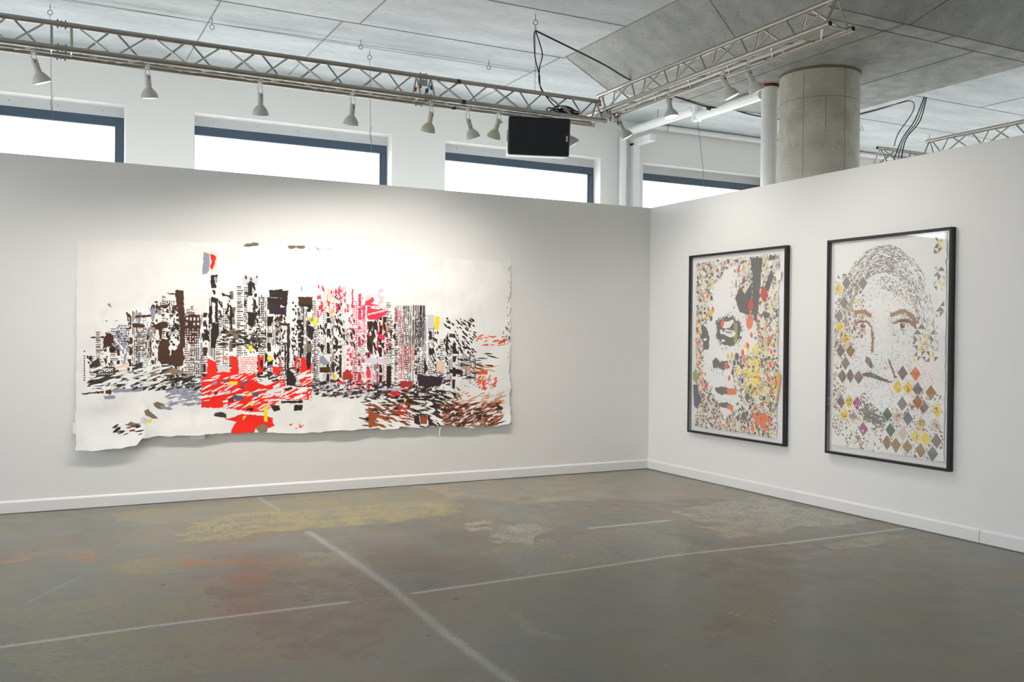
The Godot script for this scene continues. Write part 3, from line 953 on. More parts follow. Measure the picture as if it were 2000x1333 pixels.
func floor_pictures() -> Array:
	rng.seed = 9
	var n := 1024
	var n1 := noise_bytes(noise(0.006, 51), n, n)
	var n2 := noise_bytes(noise(0.03, 52), n, n)
	var n3 := noise_bytes(noise(0.16, 53, FastNoiseLite.TYPE_SIMPLEX_SMOOTH, 3), n, n)
	var n4 := noise_bytes(noise(0.011, 54), n, n)
	var data := PackedByteArray()
	data.resize(n * n * 3)
	for i in n * n:
		var t := n1[i] * 0.0022 + n2[i] * 0.0011 + n3[i] * 0.0008 - 0.52
		var warm := (n4[i] - 128) * 0.06
		var l := 114.0 + t * 62.0
		data[i * 3] = clampi(int(l + 5 + warm), 0, 255)
		data[i * 3 + 1] = clampi(int(l + 0.5), 0, 255)
		data[i * 3 + 2] = clampi(int(l - 12 - warm), 0, 255)
	var im := Image.create_from_data(n, n, false, Image.FORMAT_RGB8, data)
	var m := n / 8.0
	# overspray and worn paint: [colour, strength, outline in metres]
	var olive := srgb(158, 146, 98)
	var orange := srgb(176, 116, 70)
	var chalk := srgb(172, 168, 150)
	for e in [
		[olive, 0.95, [Vector2(-5.48, 1.71), Vector2(-5.14, 0.93), Vector2(-4.61, 0.8), Vector2(-3.81, 0.9), Vector2(-2.86, 0.91), Vector2(-3.08, 1.56), Vector2(-3.7, 1.66), Vector2(-4.64, 1.68), Vector2(-5.09, 1.8)]],
		[olive, 0.55, [Vector2(-5.9, 0.3), Vector2(-2.5, 0.15), Vector2(-2.7, 0.9), Vector2(-5.6, 0.95)]],
		[olive, 0.6, [Vector2(-6.0, 2.15), Vector2(-5.58, 2.15), Vector2(-5.5, 2.55), Vector2(-5.79, 2.65), Vector2(-6.0, 2.5)]],
		[olive, 0.6, [Vector2(-4.75, 2.38), Vector2(-4.34, 2.5), Vector2(-4.45, 3.05), Vector2(-4.78, 2.85)]],
		[olive, 0.4, [Vector2(-6.6, 3.0), Vector2(-5.4, 3.1), Vector2(-5.2, 4.6), Vector2(-6.4, 4.5)]],
		[orange, 0.7, [Vector2(-6.7, 1.55), Vector2(-6.3, 1.58), Vector2(-6.34, 1.85), Vector2(-6.6, 1.98)]],
		[orange, 0.7, [Vector2(-6.25, 1.62), Vector2(-6.0, 1.64), Vector2(-5.99, 2.0), Vector2(-6.14, 2.08)]],
		[orange, 0.5, [Vector2(-5.55, 2.28), Vector2(-4.76, 2.62), Vector2(-4.76, 2.8), Vector2(-5.55, 2.46)]],
		[orange, 0.7, [Vector2(-5.36, 2.74), Vector2(-5.0, 2.78), Vector2(-5.06, 3.04), Vector2(-5.32, 3.1)]],
		[orange, 0.7, [Vector2(-5.2, 1.83), Vector2(-5.07, 1.78), Vector2(-5.15, 2.06)]],
		[srgb(104, 118, 88), 0.6, [Vector2(-4.95, 2.8), Vector2(-4.7, 2.85), Vector2(-4.76, 3.12), Vector2(-5.0, 3.02)]],
		[srgb(122, 98, 84), 0.6, [Vector2(-5.5, 2.7), Vector2(-4.5, 2.9), Vector2(-4.4, 3.9), Vector2(-5.0, 4.7), Vector2(-5.3, 4.6), Vector2(-5.4, 3.7)]],
		[srgb(118, 100, 86), 0.5, [Vector2(-1.9, 3.4), Vector2(-0.6, 3.8), Vector2(-2.6, 5.1), Vector2(-3.4, 5.3)]],
		[chalk, 0.8, [Vector2(-3.15, 1.9), Vector2(-2.7, 2.35), Vector2(-3.05, 3.0), Vector2(-3.35, 2.8)]],
		[chalk, 0.75, [Vector2(-1.3, 2.3), Vector2(-0.1, 1.9), Vector2(-0.1, 3.3), Vector2(-1.65, 3.4)]],
		[srgb(164, 154, 132), 0.6, [Vector2(-3.0, 0.1), Vector2(-0.05, 0.05), Vector2(-0.05, 2.1), Vector2(-1.5, 1.6), Vector2(-2.6, 1.2)]],
		[chalk, 0.7, [Vector2(-1.15, 3.74), Vector2(-0.27, 3.8), Vector2(-0.6, 4.08), Vector2(-1.17, 3.95)]],
		[chalk, 0.35, [Vector2(-3.6, 3.0), Vector2(-2.0, 2.7), Vector2(-2.0, 3.6), Vector2(-3.6, 3.7)]]]:
		var col: Color = e[0]
		var poly := PackedVector2Array(e[2])
		var lo := poly[0]
		var hi := poly[0]
		for q in poly:
			lo = lo.min(q)
			hi = hi.max(q)
		for y in range(maxi(0, int(lo.y * m)), mini(n, int(hi.y * m) + 1)):
			for x in range(maxi(0, int((lo.x + 8) * m)), mini(n, int((hi.x + 8) * m) + 1)):
				var i := y * n + x
				var q := Vector2(x / m - 8.0 + (n2[i] - 128) * 0.0016, y / m + (n4[i] - 128) * 0.0012)
				if inside(q, poly):
					var a: float = clampf((n2[i] * 0.8 + n3[i] * 0.9 - 160) / 90.0, 0.0, 1.0) * e[1]
					if a > 0.02:
						im.set_pixel(x, y, im.get_pixel(x, y).lerp(col, a * 0.95))
	im.resize(2048, 2048, Image.INTERPOLATE_CUBIC)
	m = 256.0
	# sprayed setting-out lines: [colour, half width, points]
	for e in [
		[srgb(184, 184, 180), 0.02, 1.0, [Vector2(-8, 3.77), Vector2(-6.56, 3.75), Vector2(-5.85, 3.72), Vector2(-4.78, 3.74)]],
		[srgb(160, 158, 150), 0.012, 0.3, [Vector2(-4.78, 3.74), Vector2(-4.58, 3.73)]],
		[srgb(188, 188, 184), 0.02, 1.0, [Vector2(-4.39, 3.73), Vector2(-3.7, 3.7), Vector2(-3.07, 3.67), Vector2(-2.35, 3.62), Vector2(-1.33, 3.67), Vector2(-0.09, 3.67)]],
		[srgb(164, 164, 156), 0.034, 0.8, [Vector2(-4.5, 1.75), Vector2(-4.49, 1.95), Vector2(-4.47, 2.71), Vector2(-4.46, 3.51), Vector2(-4.51, 4.52), Vector2(-4.51, 5.6)]],
		[srgb(164, 164, 156), 0.024, 0.5, [Vector2(-4.52, 0.03), Vector2(-4.49, 0.8)]],
		[srgb(196, 196, 194), 0.022, 1.0, [Vector2(-2.43, 2.58), Vector2(-1.63, 2.59)]],
		[srgb(176, 174, 166), 0.014, 0.4, [Vector2(-1.63, 2.59), Vector2(-1.1, 2.58)]],
		[srgb(150, 150, 142), 0.02, 0.3, [Vector2(-6.45, 2.98), Vector2(-6.13, 2.45)]],
		[srgb(150, 148, 120), 0.05, 0.3, [Vector2(-4.02, 4.31), Vector2(-4.09, 4.68), Vector2(-4.0, 4.84)]]]:
		var c: Color = e[0]
		var pts: Array = e[3]
		for k in pts.size() - 1:
			var a: Vector2 = pts[k]
			var b: Vector2 = pts[k + 1]
			var dots := int(a.distance_to(b) * 5200 * e[2] * e[1] / 0.02)
			for d in dots:
				var q := a.lerp(b, rng.randf()) + Vector2(rng.randfn(0, e[1] * 0.55), rng.randfn(0, e[1] * 0.55))
				var x := int((q.x + 8) * m)
				var y := int(q.y * m)
				if x >= 0 and y >= 0 and x < 2048 and y < 2048:
					im.set_pixel(x, y, im.get_pixel(x, y).lerp(c, 0.65))
	# fine sand and scratches
	for k in 16000:
		var x := rng.randi() % 2048
		var y := rng.randi() % 2048
		var d := rng.randf_range(-0.05, 0.06)
		var c := im.get_pixel(x, y)
		c = Color(clampf(c.r + d, 0, 1), clampf(c.g + d, 0, 1), clampf(c.b + d * 0.9, 0, 1))
		im.fill_rect(Rect2i(x, y, rng.randi_range(1, 9), rng.randi_range(1, 2)), c)
	# drips, specks and scuffs
	for k in 900:
		var q := Vector2(rng.randf() * 2048, rng.randf() * 2048)
		var c: Color = [srgb(150, 146, 130), srgb(80, 76, 70), srgb(168, 164, 150), srgb(88, 86, 84)][rng.randi() % 4]
		blob(im, q, rng.randf_range(0.5, 1.8), rng.randf_range(1, 4), rng.randf_range(-20, 20), im.get_pixelv(Vector2i(q)).lerp(c, 0.6))
	for q in [Vector2(-2.0, 1.85), Vector2(-1.75, 1.95), Vector2(-1.9, 3.02), Vector2(-3.05, 3.3), Vector2(-2.9, 4.9), Vector2(-0.7, 1.5), Vector2(-2.85, 0.3)]:
		for k in 4:
			blob(im, Vector2(q.x + 8 + rng.randf_range(-0.03, 0.03), q.y + rng.randf_range(-0.03, 0.03)) * m, rng.randf_range(1.5, 4), 1.8, 0, srgb(206, 128, 66))
	for q in [Vector2(-4.2, 3.95), Vector2(-4.6, 4.5), Vector2(-5.3, 2.35), Vector2(-5.7, 2.9), Vector2(-5.0, 3.6)]:
		blob(im, Vector2(q.x + 8, q.y) * m, 3.0, 2.2, 10, srgb(62, 52, 48))
	# gloss: the sealer is worn in places
	var gl := PackedByteArray()
	gl.resize(n * n)
	for i in n * n:
		gl[i] = clampi(int(94 + (n1[i] - 128) * 0.25 + (n2[i] - 128) * 0.22 + (n3[i] - 128) * 0.12), 70, 190)
	return [ImageTexture.create_from_image(im), ImageTexture.create_from_image(Image.create_from_data(n, n, false, Image.FORMAT_L8, gl))]

# ---------------------------------------------------------------- sheets of paper

# front points as rows of Vector3, with uv; a thin closed sheet whose front looks along n
func sheet(rows: Array, uvs: Array, n: Vector3, thick: float) -> Mesh:
	var st := stool()
	var nv := rows.size()
	var nu: int = rows[0].size()
	var norms := []
	for j in nv:
		var line := []
		for i in nu:
			var du: Vector3 = rows[j][mini(i + 1, nu - 1)] - rows[j][maxi(i - 1, 0)]
			var dv: Vector3 = rows[mini(j + 1, nv - 1)][i] - rows[maxi(j - 1, 0)][i]
			var k := du.cross(dv).normalized()
			line.append(k if k.dot(n) > 0 else -k)
		norms.append(line)
	for j in nv - 1:
		for i in nu - 1:
			var a: Vector3 = rows[j][i]
			var b: Vector3 = rows[j][i + 1]
			var c: Vector3 = rows[j + 1][i + 1]
			var d: Vector3 = rows[j + 1][i]
			tri(st, a, b, c, norms[j][i], norms[j][i + 1], norms[j + 1][i + 1], uvs[j][i], uvs[j][i + 1], uvs[j + 1][i + 1])
			tri(st, a, c, d, norms[j][i], norms[j + 1][i + 1], norms[j + 1][i], uvs[j][i], uvs[j + 1][i + 1], uvs[j + 1][i])
			var back := -n * thick
			tri(st, a + back, b + back, c + back, -n, -n, -n)
			tri(st, a + back, c + back, d + back, -n, -n, -n)
	var edge := []
	for i in nu:
		edge.append([0, i])
	for j in range(1, nv):
		edge.append([j, nu - 1])
	for i in range(nu - 2, -1, -1):
		edge.append([nv - 1, i])
	for j in range(nv - 2, 0, -1):
		edge.append([j, 0])
	var mid: Vector3 = rows[nv / 2][nu / 2]
	for k in edge.size():
		var e0: Array = edge[k]
		var e1: Array = edge[(k + 1) % edge.size()]
		var a: Vector3 = rows[e0[0]][e0[1]]
		var b: Vector3 = rows[e1[0]][e1[1]]
		face(st, a, b, b - n * thick, a - n * thick, mid - n * thick / 2)
	return st.commit()

func along(x: float, pts: Array) -> float:
	for i in pts.size() - 1:
		if x <= pts[i + 1].x:
			return lerpf(pts[i].y, pts[i + 1].y, clampf((x - pts[i].x) / (pts[i + 1].x - pts[i].x), 0, 1))
	return pts[-1].y

# ---------------------------------------------------------------- trusses and lamps

# a triangular truss along +x from 0 to long; bottom chords at y 0, top chord above the middle
func truss(o: Node3D, long: float, joints: Array, turn: float, shift := 0.0) -> void:
	var r := 0.0205
	var half := 0.108
	var top := 0.203
	var base := Transform3D(Basis(Vector3.UP, turn), Vector3.ZERO)
	var stops := [0.0] + joints + [long]
	var ends := [Vector3(0, 0, half), Vector3(0, 0, -half), Vector3(0, top, 0)]
	var dark := plain(srgb(20, 20, 20), 0.8)
	for s in stops.size() - 1:
		var a: float = stops[s] + (0.02 if s > 0 else 0.0)
		var b: float = stops[s + 1] - (0.02 if s < stops.size() - 2 else 0.0)
		for e in ends:
			var ch := part(o, "chord", tube_mesh([base * (e + Vector3(a, 0, 0)), base * (e + Vector3(b, 0, 0))], r, 14), M.aluminium)
			for k in [[s == 0, a, -1.0], [s == stops.size() - 2, b, 1.0]]:
				if k[0]:
					part(ch, "bore", tube_mesh([base * (e + Vector3(k[1], 0, 0)), base * (e + Vector3(k[1] + k[2] * 0.0012, 0, 0))], r * 0.76, 12), dark)
		# end triangles
		for x in [a + 0.045, b - 0.045]:
			for pair in [[0, 2], [1, 2], [0, 1]]:
				part(o, "end_brace", tube_mesh([base * (ends[pair[0]] + Vector3(x, 0, 0)), base * (ends[pair[1]] + Vector3(x, 0, 0))], 0.009, 8, false), M.aluminium)
		# lacing: each face zigzags
		var n := maxi(2, int(round((b - a - 0.12) / 0.27)))
		if n % 2 == 1:
			n += 1
		var stepx := (b - a - 0.12) / n
		for f in 3:
			var p: Vector3 = [ends[2], ends[0], ends[1]][f]
			var q: Vector3 = [ends[0], ends[1], ends[2]][f]
			for k in n:
				var x0 := a + 0.06 + k * stepx + stepx * 0.06
				var x1 := x0 + stepx * 0.88
				var flip := k % 2 == 0
				var u := p if flip else q
				var v := q if flip else p
				part(o, "brace", tube_mesh([base * (u + Vector3(x0, 0, 0)), base * (v + Vector3(x1, 0, 0))], 0.0085, 8, false), M.aluminium)
	for x in joints:
		for e in ends:
			var st := stool()
			var c: Vector3 = base * (e + Vector3(x, 0, 0))
			var d: Vector3 = base.basis * Vector3.RIGHT
			tube(st, [c - d * 0.045, c + d * 0.045], r * 1.02, 14)
			tube(st, [c - d * 0.006, c + d * 0.006], r * 1.25, 14)
			part(o, "coupler", st.commit(), M.aluminium_dull)
			for s in [-0.026, 0.026]:
				var pin: Vector3 = c + d * s
				part(o, "pin", tube_mesh([pin + Vector3(0, 0.032, 0), pin - Vector3(0, 0.032, 0)], 0.005, 6), M.knob)

func lamp(at: Vector3, hang: float, dir: Vector3, label: String, energy: float, cream := false, angle := 61.0) -> void:
	var o := thing("spot_lamp", label, "lamp", at + Vector3(0, hang, 0), "reflector lamps hung from the trusses")
	dir = dir.normalized()
	var b := basis_along(dir)
	var xf := Transform3D(b, Vector3(0, -hang, 0))
	var skin: Material = M.lamp_body_cream if cream else M.lamp_body
	# clip on the rail and wire stirrup
	part(o, "clip", box_mesh(Vector3(-0.014, -0.022, -0.012), Vector3(0.014, 0.012, 0.012), 0.003), M.white_paint)
	var top := Vector3(0, -hang, 0)
	for s in [-1.0, 1.0]:
		part(o, "stirrup", tube_mesh([Vector3(0.008 * s, -0.02, 0), top + Vector3(0.02 * s, 0.01, 0), top + b * Vector3(0.021 * s, -0.014, 0)], 0.0019, 6), M.wire)
	var loop := []
	for k in 11:
		var t := k / 10.0
		loop.append(Vector3(-0.01, -0.012, 0).lerp(top, t) + Vector3(-sin(t * PI) * 0.032, 0, sin(t * PI) * 0.012))
	part(o, "flex", tube_mesh(loop, 0.002, 6), M.white_paint)
	part(o, "holder", lathe_mesh([Vector2(0, 0), Vector2(0.019, 0), Vector2(0.0225, -0.004), Vector2(0.0225, -0.094), Vector2(0.018, -0.1), Vector2(0.0, -0.1)], 20, xf), skin)
	var kn := part(o, "knob", tube_mesh([xf * Vector3(-0.02, -0.018, 0), xf * Vector3(-0.04, -0.018, 0)], 0.003, 6), M.knob)
	part(kn, "wing", box_mesh(Vector3(-0.046, -0.03, -0.003), Vector3(-0.038, -0.006, 0.003), 0.002), M.knob, xf)
	part(o, "shade", lathe_mesh([Vector2(0.0195, -0.088), Vector2(0.03, -0.1), Vector2(0.046, -0.118), Vector2(0.058, -0.138), Vector2(0.064, -0.158), Vector2(0.0655, -0.17), Vector2(0.0625, -0.17), Vector2(0.054, -0.138), Vector2(0.028, -0.104)], 28, xf), skin)
	part(o, "bulb_lens", lathe_mesh([Vector2(0.0618, -0.166), Vector2(0.04, -0.172), Vector2(0.0, -0.175)], 28, xf), M.glow)
	var l := SpotLight3D.new()
	l.name = "bulb_light"
	l.light_color = srgb(255, 248, 240)
	l.light_energy = energy
	l.spot_range = 20.0
	l.spot_attenuation = 2.0
	l.spot_angle = angle
	l.spot_angle_attenuation = 1.0
	l.light_size = 0.055
	l.shadow_enabled = true
	o.add_child(l)
	l.transform = Transform3D(Basis.looking_at(dir, Vector3.BACK if absf(dir.y) > 0.9 else Vector3.UP), Vector3(0, -hang, 0) + dir * 0.182)

# ---------------------------------------------------------------- the scene

func _ready() -> void:
	# camera
	var cam := Camera3D.new()
	cam.name = "camera"
	add_child(cam)
	cam.position = Vector3(-6.4366, 1.5618, 8.9586)
	cam.basis = Basis(Vector3.UP, deg_to_rad(-27.3344)) * Basis(Vector3.RIGHT, deg_to_rad(-0.4358)) * Basis(Vector3.BACK, deg_to_rad(0.5156))
	cam.fov = 40.1619
	cam.near = 0.05
	cam.far = 200.0
	cam.current = true
	# overcast sky
	var env := Environment.new()
	var sky := Sky.new()
	var sm := ProceduralSkyMaterial.new()
	sm.sky_top_color = srgb(232, 240, 250)
	sm.sky_horizon_color = srgb(244, 248, 252)
	sm.ground_horizon_color = srgb(205, 208, 208)
	sm.ground_bottom_color = srgb(190, 192, 190)
	sm.sky_energy_multiplier = 1.0
	sky.sky_material = sm
	env.background_mode = Environment.BG_SKY
	env.sky = sky
	env.background_energy_multiplier = 8.0
	env.ambient_light_source = Environment.AMBIENT_SOURCE_SKY
	env.tonemap_mode = Environment.TONE_MAPPER_LINEAR
	env.tonemap_exposure = 1.0
	env.sdfgi_enabled = true
	env.ssao_enabled = true
	env.ssil_enabled = true
	var we := WorldEnvironment.new()
	we.name = "world_environment"
	we.environment = env
	add_child(we)
	make_materials()
	build_shell()
	build_partitions()
	build_ceiling()
	build_column_and_pipes()
	build_skyline_collage()
	build_portraits()
	build_trusses()
	build_speaker()
	build_wires()

func build_shell() -> void:
	var pics := floor_pictures()
	var fm := plain(Color.WHITE, 1.0)
	fm.albedo_texture = pics[0]
	fm.roughness_texture = pics[1]
	fm.roughness_texture_channel = BaseMaterial3D.TEXTURE_CHANNEL_RED
	fm.metallic_specular = 0.5
	var st := stool()
	var x0 := -12.0
	var x1 := 8.0
	var z0 := WIN_Z - 0.4
	var z1 := 13.0
	var corner := [Vector3(x0, 0, z0), Vector3(x1, 0, z0), Vector3(x1, 0, z1), Vector3(x0, 0, z1)]
	var uv := []
	for q in corner:
		uv.append(Vector2((q.x + 8.0) / 8.0, q.z / 8.0))
	tri(st, corner[0], corner[1], corner[2], Vector3.UP, Vector3.UP, Vector3.UP, uv[0], uv[1], uv[2])
	tri(st, corner[0], corner[2], corner[3], Vector3.UP, Vector3.UP, Vector3.UP, uv[0], uv[2], uv[3])
	var low := Vector3(0, -0.3, 0)
	for k in 4:
		face(st, corner[k], corner[(k + 1) % 4], corner[(k + 1) % 4] + low, corner[k] + low, Vector3(-2, -0.15, 5))
	quad(st, corner[0] + low, corner[1] + low, corner[2] + low, corner[3] + low, Vector3.DOWN)
	structure("floor", st.commit(), fm, "worn grey concrete floor with sprayed chalk lines and paint stains")
	# window wall behind the partitions, with its openings
	var starts := []
	for k in range(-2, 3):
		starts.append(-1.858 + 2.983 * k - 0.0)
	window_wall("wall_back", WIN_Z, -1.0, starts, 2.282, 3.956, "white wall with large windows behind the partitions", Vector2(x0, x1))
	structure("wall_front", box_mesh(Vector3(x0, 0, z1), Vector3(x1, CEIL, z1 + 0.34)), M.wall, "plain white wall behind the viewer")
	# end walls of the hall, with windows too
	var quarter := Basis(Vector3.UP, -PI / 2)
	window_wall("wall_side_left", 12.0, 1.0, [-0.9, 2.4, 5.7, 9.0], 2.6, 3.956, "white window wall at the far left end of the hall", Vector2(z0, z1 + 0.34), Transform3D(quarter, Vector3.ZERO))
	window_wall("wall_side_right", -8.0, -1.0, [-0.9, 2.4, 5.7], 2.6, 3.956, "white window wall at the right end of the hall, beyond the partition", Vector2(z0, z1 + 0.34), Transform3D(quarter, Vector3.ZERO))

# a wall in the plane z, its thickness growing along side; openings from starts, each wide
func window_wall(called: String, z: float, side: float, starts: Array, wide: float, head: float, label: String, ends: Vector2, xf := Transform3D.IDENTITY) -> void:
	var sill := 0.9
	var thick := 0.34
	var st := stool()
	var za := minf(z, z + side * thick)
	var zb := maxf(z, z + side * thick)
	var x := ends.x
	for s in starts:
		box(st, Vector3(x, sill, za), Vector3(s, head, zb))
		x = s + wide
	box(st, Vector3(x, sill, za), Vector3(ends.y, head, zb))
	box(st, Vector3(ends.x, 0, za), Vector3(ends.y, sill, zb))
	box(st, Vector3(ends.x, head, za), Vector3(ends.y, CEIL, zb))
	structure(called, st.commit(), M.wall, label).transform = xf
	for s in starts:
		var o := Node3D.new()
		names["window_count"] = names.get("window_count", 0) + 1
		o.name = "window_%d" % names.window_count
		add_child(o)
		o.transform = xf * Transform3D(Basis.IDENTITY, Vector3(s, sill, z + side * 0.17))
		o.set_meta("kind", "structure")
		o.set_meta("label", "wide window with a slate blue metal frame")
		var h := head - sill
		var d := side * 0.05
		var lo := minf(0.0, d)
		var hi := maxf(0.0, d)
		# lintel board above, then the metal frame, then the pane
		part(o, "lintel_board", box_mesh(Vector3(0, h - 0.105, lo), Vector3(wide, h, hi + 0.0)), M.win_header)
		for k in 5:
			part(o, "screw", lathe_mesh([Vector2(0, 0.004), Vector2(0.006, 0.003), Vector2(0.007, 0)], 8, Transform3D(Basis(Vector3.RIGHT, -side * PI / 2), Vector3(wide * (k + 0.5) / 5.0 + 0.05 * sin(k * 7.0), h - 0.045, 0))), M.seam)
		part(o, "head_rail", box_mesh(Vector3(0, h - 0.205, lo), Vector3(wide, h - 0.105, hi), 0.006), M.win_frame)
		part(o, "sill_rail", box_mesh(Vector3(0, 0, lo), Vector3(wide, 0.08, hi), 0.006), M.win_frame)
		for q in [0.0, wide - 0.07]:   # the wall lining covers most of the left jamb
			var jw := 0.022 if q == 0.0 else 0.07
			var j := part(o, "jamb", box_mesh(Vector3(q, 0.08, lo), Vector3(q + jw, h - 0.205, hi), 0.006), M.win_frame)
			part(j, "bead", box_mesh(Vector3(q + (jw if q == 0.0 else -0.02), 0.08, lo + 0.01), Vector3(q + (jw + 0.01 if q == 0.0 else 0.0), h - 0.205, hi - 0.01), 0.003), M.win_frame)
		part(o, "pane", box_mesh(Vector3(0.035, 0.08, lo + 0.022), Vector3(wide - 0.07, h - 0.205, lo + 0.028)), M.glass)

func build_partitions() -> void:
	structure("wall_left", box_mesh(Vector3(-8.6, 0, -0.13), Vector3(0.13, WALL_TOP, 0), 0.002), M.wall, "low white partition that carries the skyline collage")
	structure("wall_right", box_mesh(Vector3(0, 0, 0.0), Vector3(0.13, WALL_TOP, 7.6), 0.002), M.wall, "low white partition that carries the two framed portraits")
	var a := baseboard([Vector3(-8.6, 0, 0), Vector3(0, 0, 0)], Vector3.BACK, [[0.0, 8.6]])
	a.name = "baseboard_left"
	var b := baseboard([Vector3(0, 0, 0.0), Vector3(0, 0, 7.6)], Vector3.LEFT, [[0.0, 2.318], [2.321, 4.298], [4.303, 7.6]])
	b.name = "baseboard_right"

func baseboard(line: Array, out: Vector3, cuts: Array) -> Node3D:
	var o := Node3D.new()
	add_child(o)
	o.set_meta("kind", "structure")
	o.set_meta("label", "white painted baseboard along the partition")
	var d: Vector3 = (line[1] - line[0]).normalized()
	var prof := [Vector2(0, 0.006), Vector2(0.016, 0.006), Vector2(0.016, 0.092), Vector2(0.013, 0.1), Vector2(0.006, 0.108), Vector2(0, 0.11)]
	for c in cuts:
		var st := stool()
		var a: Vector3 = line[0] + d * c[0]
		var b: Vector3 = line[0] + d * c[1]
		var mid := (a + b) / 2 + out * 0.006 + Vector3.UP * 0.05
		for k in prof.size():
			var p: Vector2 = prof[k]
			var q: Vector2 = prof[(k + 1) % prof.size()]
			face(st, a + out * p.x + Vector3.UP * p.y, b + out * p.x + Vector3.UP * p.y, b + out * q.x + Vector3.UP * q.y, a + out * q.x + Vector3.UP * q.y, mid)
		for e in [a, b]:
			for k in range(1, prof.size() - 1):
				var n: Vector3 = -d if e == a else d
				tri(st, e + out * prof[0].x + Vector3.UP * prof[0].y, e + out * prof[k].x + Vector3.UP * prof[k].y, e + out * prof[k + 1].x + Vector3.UP * prof[k + 1].y, n, n, n)
		part(o, "board", st.commit(), M.trim)
	return o

func build_ceiling() -> void:
	var slab := structure("ceiling", box_mesh(Vector3(-12.25, CEIL, WIN_Z - 0.4), Vector3(8.25, CEIL + 0.3, 13.4)), M.slab, "pale board-marked concrete ceiling slab")
	# fins left where the form boards met
	for s in [[-8.0, 0.37, -1.4, 0.37], [-8.0, 1.535, -1.4, 1.535], [-8.0, 2.9, -1.42, 2.9], [-4.94, 0.37, -4.94, -1.7], [-3.66, 1.535, -3.66, 0.37], [-3.825, 0.37, -3.825, -1.7], [-1.45, 0.37, -1.45, -1.7], [-6.2, 2.9, -6.2, 1.535], [-7.3, 1.535, -7.3, 0.37], [2.8, 1.1, 8.0, 1.1], [2.2, -0.06, 8.0, -0.06], [5.6, 1.1, 5.6, -0.06], [4.3, 1.1, 4.3, 4.0]]:
		var a := Vector3(s[0], CEIL, s[1])
		var b := Vector3(s[2], CEIL, s[3])
		var along_x: bool = absf(a.x - b.x) > absf(a.z - b.z)
		var lo := a.min(b) - (Vector3(0, 0.004, 0.005) if along_x else Vector3(0.005, 0.004, 0))
		var hi := a.max(b) + (Vector3(0, 0.002, 0.005) if along_x else Vector3(0.005, 0.002, 0))
		part(slab, "form_seam", box_mesh(lo, hi), M.seam)
	# drop panel round the column: sloping sides, vertical towards the windows
	var t := [Vector3(-1.41, CEIL, 0.405), Vector3(2.66, CEIL, 0.405), Vector3(2.66, CEIL, 4.03), Vector3(-1.41, CEIL, 4.03)]
	var b := [Vector3(-0.85, SOFFIT, 0.415), Vector3(2.1, SOFFIT, 0.415), Vector3(2.1, SOFFIT, 3.47), Vector3(-0.85, SOFFIT, 3.47)]
	var st := stool()
	var mid := Vector3(0.6, 4.35, 2.0)
	for k in 4:
		face(st, t[k], t[(k + 1) % 4], b[(k + 1) % 4], b[k], mid)
	face(st, b[0], b[1], b[2], b[3], mid)
	face(st, t[0], t[1], t[2], t[3], mid)
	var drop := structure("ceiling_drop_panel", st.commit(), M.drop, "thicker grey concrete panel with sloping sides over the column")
	for s in [[0.09, 0.42, 0.09, 3.47], [1.27, 0.42, 1.27, 3.25], [-0.85, 3.262, 2.1, 3.262], [0.72, 3.262, 0.72, 3.47]]:
		var lo := Vector3(minf(s[0], s[2]) - (0.004 if s[0] == s[2] else 0.0), SOFFIT - 0.003, minf(s[1], s[3]) - (0.004 if s[1] == s[3] else 0.0))
		var hi := Vector3(maxf(s[0], s[2]) + (0.004 if s[0] == s[2] else 0.0), SOFFIT + 0.002, maxf(s[1], s[3]) + (0.004 if s[1] == s[3] else 0.0))
		part(drop, "form_seam", box_mesh(lo, hi), M.seam_dark)
	for s in [[Vector3(-1.41, CEIL, 2.66), Vector3(-0.85, SOFFIT, 2.46)], [Vector3(0.15, SOFFIT, 3.47), Vector3(0.4, CEIL, 4.03)], [Vector3(-0.85, SOFFIT, 0.42), Vector3(-1.41, CEIL, 0.41)], [Vector3(-1.41, CEIL, 0.4), Vector3(-1.41, CEIL, 4.0)], [Vector3(-0.85, SOFFIT, 3.47), Vector3(2.1, SOFFIT, 3.47)]]:
		part(drop, "form_seam", tube_mesh([s[0], s[1]], 0.004, 6), M.seam_dark)

